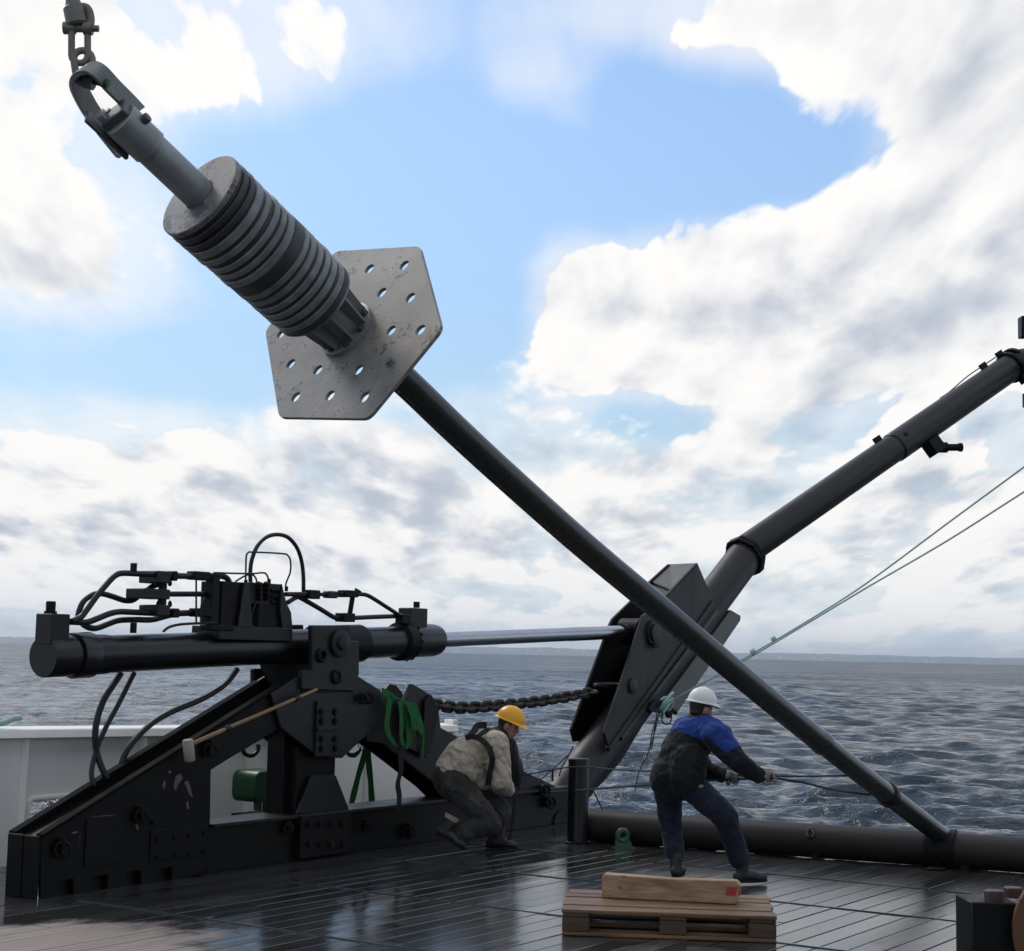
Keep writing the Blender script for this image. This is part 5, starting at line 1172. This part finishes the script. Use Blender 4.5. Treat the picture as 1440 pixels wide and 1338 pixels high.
tr = [('c', pel, .150, j1(948, 1090, .03), .150), ('c', hipL, .115, kneeL, .084), ('c', kneeL, .084, ankL+(kneeL-ankL).normalized()*.13, .070), ('c', hipR, .112, kneeR, .090), ('c', kneeR, .09, ankR+(kneeR-ankR).normalized()*.13, .072), ('c', ankL+(kneeL-ankL).normalized()*.17, .078, ankL+(kneeL-ankL).normalized()*.10, .072), ('c', ankR+(kneeR-ankR).normalized()*.17, .08, ankR+(kneeR-ankR).normalized()*.10, .074), ('c', hipL, .112, hipR, .112), ('e', j1(930, 1098, .0), (V((1, 0, 0)), V((0, 1, 0)), Z), (.09, .12, .11))]
obj('trousers', fused(tr, .013, 5, wrinkle=.016, wf=8, seed=3), 'cloth_navy', p1, smooth=60)
jk = [('c', j1(964, 1092, -.10), .148, j1(968, 1070, -.08), .15), ('c', j1(950, 1093, .03), .190, j1(953, 1085, .03), .184), ('c', j1(962, 1092, -.02), .160, j1(962, 1080, 0), .165), ('c', j1(951, 1086, .03), .172, j1(962, 1058, .03), .178), ('c', j1(962, 1058, .03), .178, j1(974, 1038, .03), .168), ('c', j1(974, 1040, .03), .165, shc, .112), ('e', j1(937, 1090, .0), (V((1, 0, 0)), V((0, 1, 0)), Z), (.118, .16, .135)),
      ('c', shR+V((-.02, 0, 0)), .112, elR, .078), ('c', elR, .08, wrR, .058), ('c', shL, .108, elL, .078), ('c', elL, .076, wrL-V((.02, 0, 0)), .058), ('c', shc, .12, shR, .105), ('c', shc, .12, shL, .105), ('c', shc, .088, j1(985, 1013, .03), .075)]
jo = obj('jacket', fused(jk, .0125, 5, wrinkle=.014, wf=8.5, seed=9), ['cloth_black', 'cloth_blue'], p1, smooth=60)
up1 = (shc-pel).normalized(); uarm = (elR-shR)
outv = (Z*.9+V((.5, 0, 0))).normalized()
def jm(p, n):
    s_ = (p-shR).dot(uarm)/uarm.length_squared; ax_ = shR+uarm*max(-.1, min(1, s_)); q = p-ax_
    h = (p-pel).dot(up1)/(shc-pel).length-.22*(p-shc).dot(R1)
    if (p-neck).length < .10: return 0
    if (p-shc).dot(R1) > .05 and q.length < .16 and s_ > -.05: return 1 if (s_ < .70 and q.dot(outv) > -.055+.05*s_) else 0
    return 1 if h > .80 else 0
split_mats(jo, jm)
obj('belt_tool', MB().box(j1(985, 1112, -.18), V((.022, 0, 0)), V((0, .02, 0)), Z*.045), 'glove', p1, bev=.008)
boot(p1, ankL, ankL+V((.10, .30, 0)), Z, 1.0); boot(p1, ankR, ankR+V((.30, .12, 0)), Z, 1.0)
ft = at1(-.004, 0, .062); hard_hat(p1, ft, fr1, 'whitehat', .85)
# the two lines he hauls on: from the frame past him to the pole
def dline(pts, r, label):
    return tag(obj('hauling_line', MB().tube(smoothpath(pts, 5), r, 7), 'rope_dark'), label, 'line', 'hauling lines in the hands of the man in the white helmet')
eR = pp(1224, 1118); eL = pp(1194, 1091)
dline([onv(774, 1114, 8.70), onv(826, 1110, 8.2)*.0+ond(826, 1110.5, 14.6), ond(870, 1107, 13.8), ond(915, 1104, 13.2), ond(970, 1100, 12.9), hdL+V((0, 0, -.018)), hdR+V((0, 0, -.012)), ond(1125, 1100, 12.55), ond(1165, 1109.5, 12.5), ond(1200, 1115, eR.y-.05), eR], .0085, 'lower thin line from the hands of the helmeted man to the pole')
dline([ond(718, 1094, 15.2), ond(776, 1083, 15.0), ond(800, 1079.5, 14.9), ond(830, 1079, 14.6), ond(870, 1083, 13.9), ond(917, 1085, 13.2), ond(968, 1090, 13.0), hdL+V((0, 0, .012)), hdR+V((0, 0, .006)), ond(1130, 1092, 12.5), eL], .0065, 'upper thin line running level from the hands of the helmeted man to the pole')

# ---- the man in the yellow helmet crouching by the frame
d2 = 14.35
def j2(x, y, dd=0.0): return ond(x, y, d2+dd)
p2 = thing('person', 'person in a yellow hard hat and beige jacket kneeling on the deck', 'person', onz(664, 1192))
pe2 = j2(640, 1094); ch2 = j2(672, 1060); sc2 = j2(692, 1046)
hR2, kR2, aR2 = j2(640, 1101, -.10), j2(690, 1158, -.20), j2(640, 1176, -.22)
hL2, kL2, aL2 = j2(648, 1099, .10), j2(704, 1140, .14), j2(696, 1182, .22)
sR2, eR2, wR2, gR2 = j2(697, 1048, -.16), j2(704, 1098, -.18), j2(716, 1112, .12), j2(722, 1112, .30)
sL2, eL2, wL2, gL2 = j2(708, 1048, .16), j2(722, 1082, .22), j2(723, 1098, .32), j2(725, 1103, .38)
hc2 = j2(715.5, 1021)
hp2, at2, fr2 = head(p2, hc2, (.93, -.18, -.34), (.36, 0, 1), .92)
body2 = [('c', pe2, .13, ch2, .14), ('c', ch2, .14, sc2, .10), ('c', sc2, .065, hc2-V((.02, 0, .03)), .058), ('c', sR2, .06, eR2, .045), ('c', eR2, .042, wR2, .03), ('c', sL2, .06, eL2, .045), ('c', eL2, .042, wL2, .03),
         ('c', hR2, .085, kR2, .06), ('c', kR2, .055, aR2, .04), ('c', hL2, .085, kL2, .06), ('c', kL2, .055, aL2, .04), ('c', sc2, .07, sR2, .06), ('c', sc2, .07, sL2, .06)]+hp2
obj('body', fused(body2, .0125, 2), 'skin', p2, smooth=60); head_bits(p2, at2, fr2, .92)
g2_ = glove(p2, wR2, gR2, Z, V((-.5, -.8, 0)), 1.05); obj('glove', fused(g2_, .0055, 2), 'cloth_dark', p2, smooth=60)
g3_ = glove(p2, wL2, gL2, Z, V((-.5, -.8, 0)), 1.05); obj('glove', fused(g3_, .0055, 2), 'cloth_dark', p2, smooth=60)
tr2 = [('c', j2(634, 1092), .165, j2(642, 1102), .165), ('c', hR2, .135, kR2, .092), ('c', kR2, .092, j2(650, 1174, -.22), .078), ('c', hL2, .13, kL2, .09), ('c', kL2, .088, aL2+V((0, 0, .06)), .072), ('c', hL2, .13, hR2, .13)]
obj('trousers', fused(tr2, .013, 5, wrinkle=.016, wf=8, seed=13), 'cloth_grey', p2, smooth=60)
jk2 = [('c', j2(641, 1083), .178, j2(655, 1068), .192), ('c', j2(655, 1069), .192, j2(675, 1058), .185), ('c', j2(675, 1060), .18, sc2, .125), ('e', j2(664, 1082), (V((1, 0, 0)), V((0, 1, 0)), Z), (.16, .17, .15)), ('c', j2(668, 1085), .14, j2(676, 1096), .10),
       ('c', sR2, .118, eR2, .088), ('c', eR2, .086, wR2, .06), ('c', sc2, .13, sR2, .115), ('c', sc2, .12, sL2, .10), ('c', sL2, .108, eL2, .085), ('c', eL2, .084, wL2, .062), ('c', sc2, .10, j2(704, 1035), .085)]
jo2 = obj('jacket', fused(jk2, .0125, 5, wrinkle=.016, wf=8.5, seed=19), ['cloth_beige', 'cloth_dark'], p2, smooth=60)
def jm2(p, n):
    a = eR2-sR2; s_ = max(0, min(1, (p-sR2).dot(a)/a.length_squared)); dR = (p-(sR2+a*s_)).length
    b = eL2-sL2; s2_ = max(-.2, min(1, (p-sL2).dot(b)/b.length_squared)); dL = (p-(sL2+b*s2_)).length
    if dL < dR-.02 and (p-sc2).dot(V((1, 0, 0))) > .02: return 1
    if (p-j2(706, 1034)).length < .135: return 1
    return 0
split_mats(jo2, jm2)
# harness straps over the back
def over(pts, wid=.024, off=.0):
    P = smoothpath([j2(*p) for p in pts], 5); T = V((0, 0, 0)); mm = MB()
    W = []
    for i in range(len(P)):
        t = (P[min(i+1, len(P)-1)]-P[max(i-1, 0)]).normalized(); toc = (O-P[i]).normalized(); W.append(t.cross(toc).normalized()*wid)
    mm.ribbon(P, W, .006); return obj('harness_strap', mm, 'cloth_dark', p2, smooth=60)
over(((655, 1038, -.16), (664, 1036, -.22), (676, 1040, -.28), (686, 1050, -.31), (691, 1062, -.32), (692, 1072, -.30), (688, 1090, -.26), (686, 1104, -.20)))
over(((662, 1036, -.12), (667, 1028, -.06), (672, 1021, .0), (684, 1020, .06)), .03); over(((672, 1036, -.24), (680, 1030, -.18), (688, 1026, -.10)), .02)
toe2 = onz(653, 1199, .025); hl2 = ond(615, 1178, toe2.y+.02); f2_ = (toe2-hl2).normalized(); n2_ = f2_.cross(V((0, 1, 0))).normalized(); n2_ = n2_ if n2_.z > 0 else -n2_
ab2 = hl2+f2_*.05+n2_*.10; boot(p2, ab2, ab2+f2_, n2_, .98); boot(p2, V((aL2.x, aL2.y, .095)), V((aL2.x+.3, aL2.y-.08, .095)), Z, .98)
obj('boot_cuff', MB().lathe(ab2+n2_*.085-f2_*.02, n2_, [(0, .062), (.03, .068)], 16), 'mallet', p2)
hard_hat(p2, at2(-.004, 0, .060), fr2, 'yellowhat', .92)
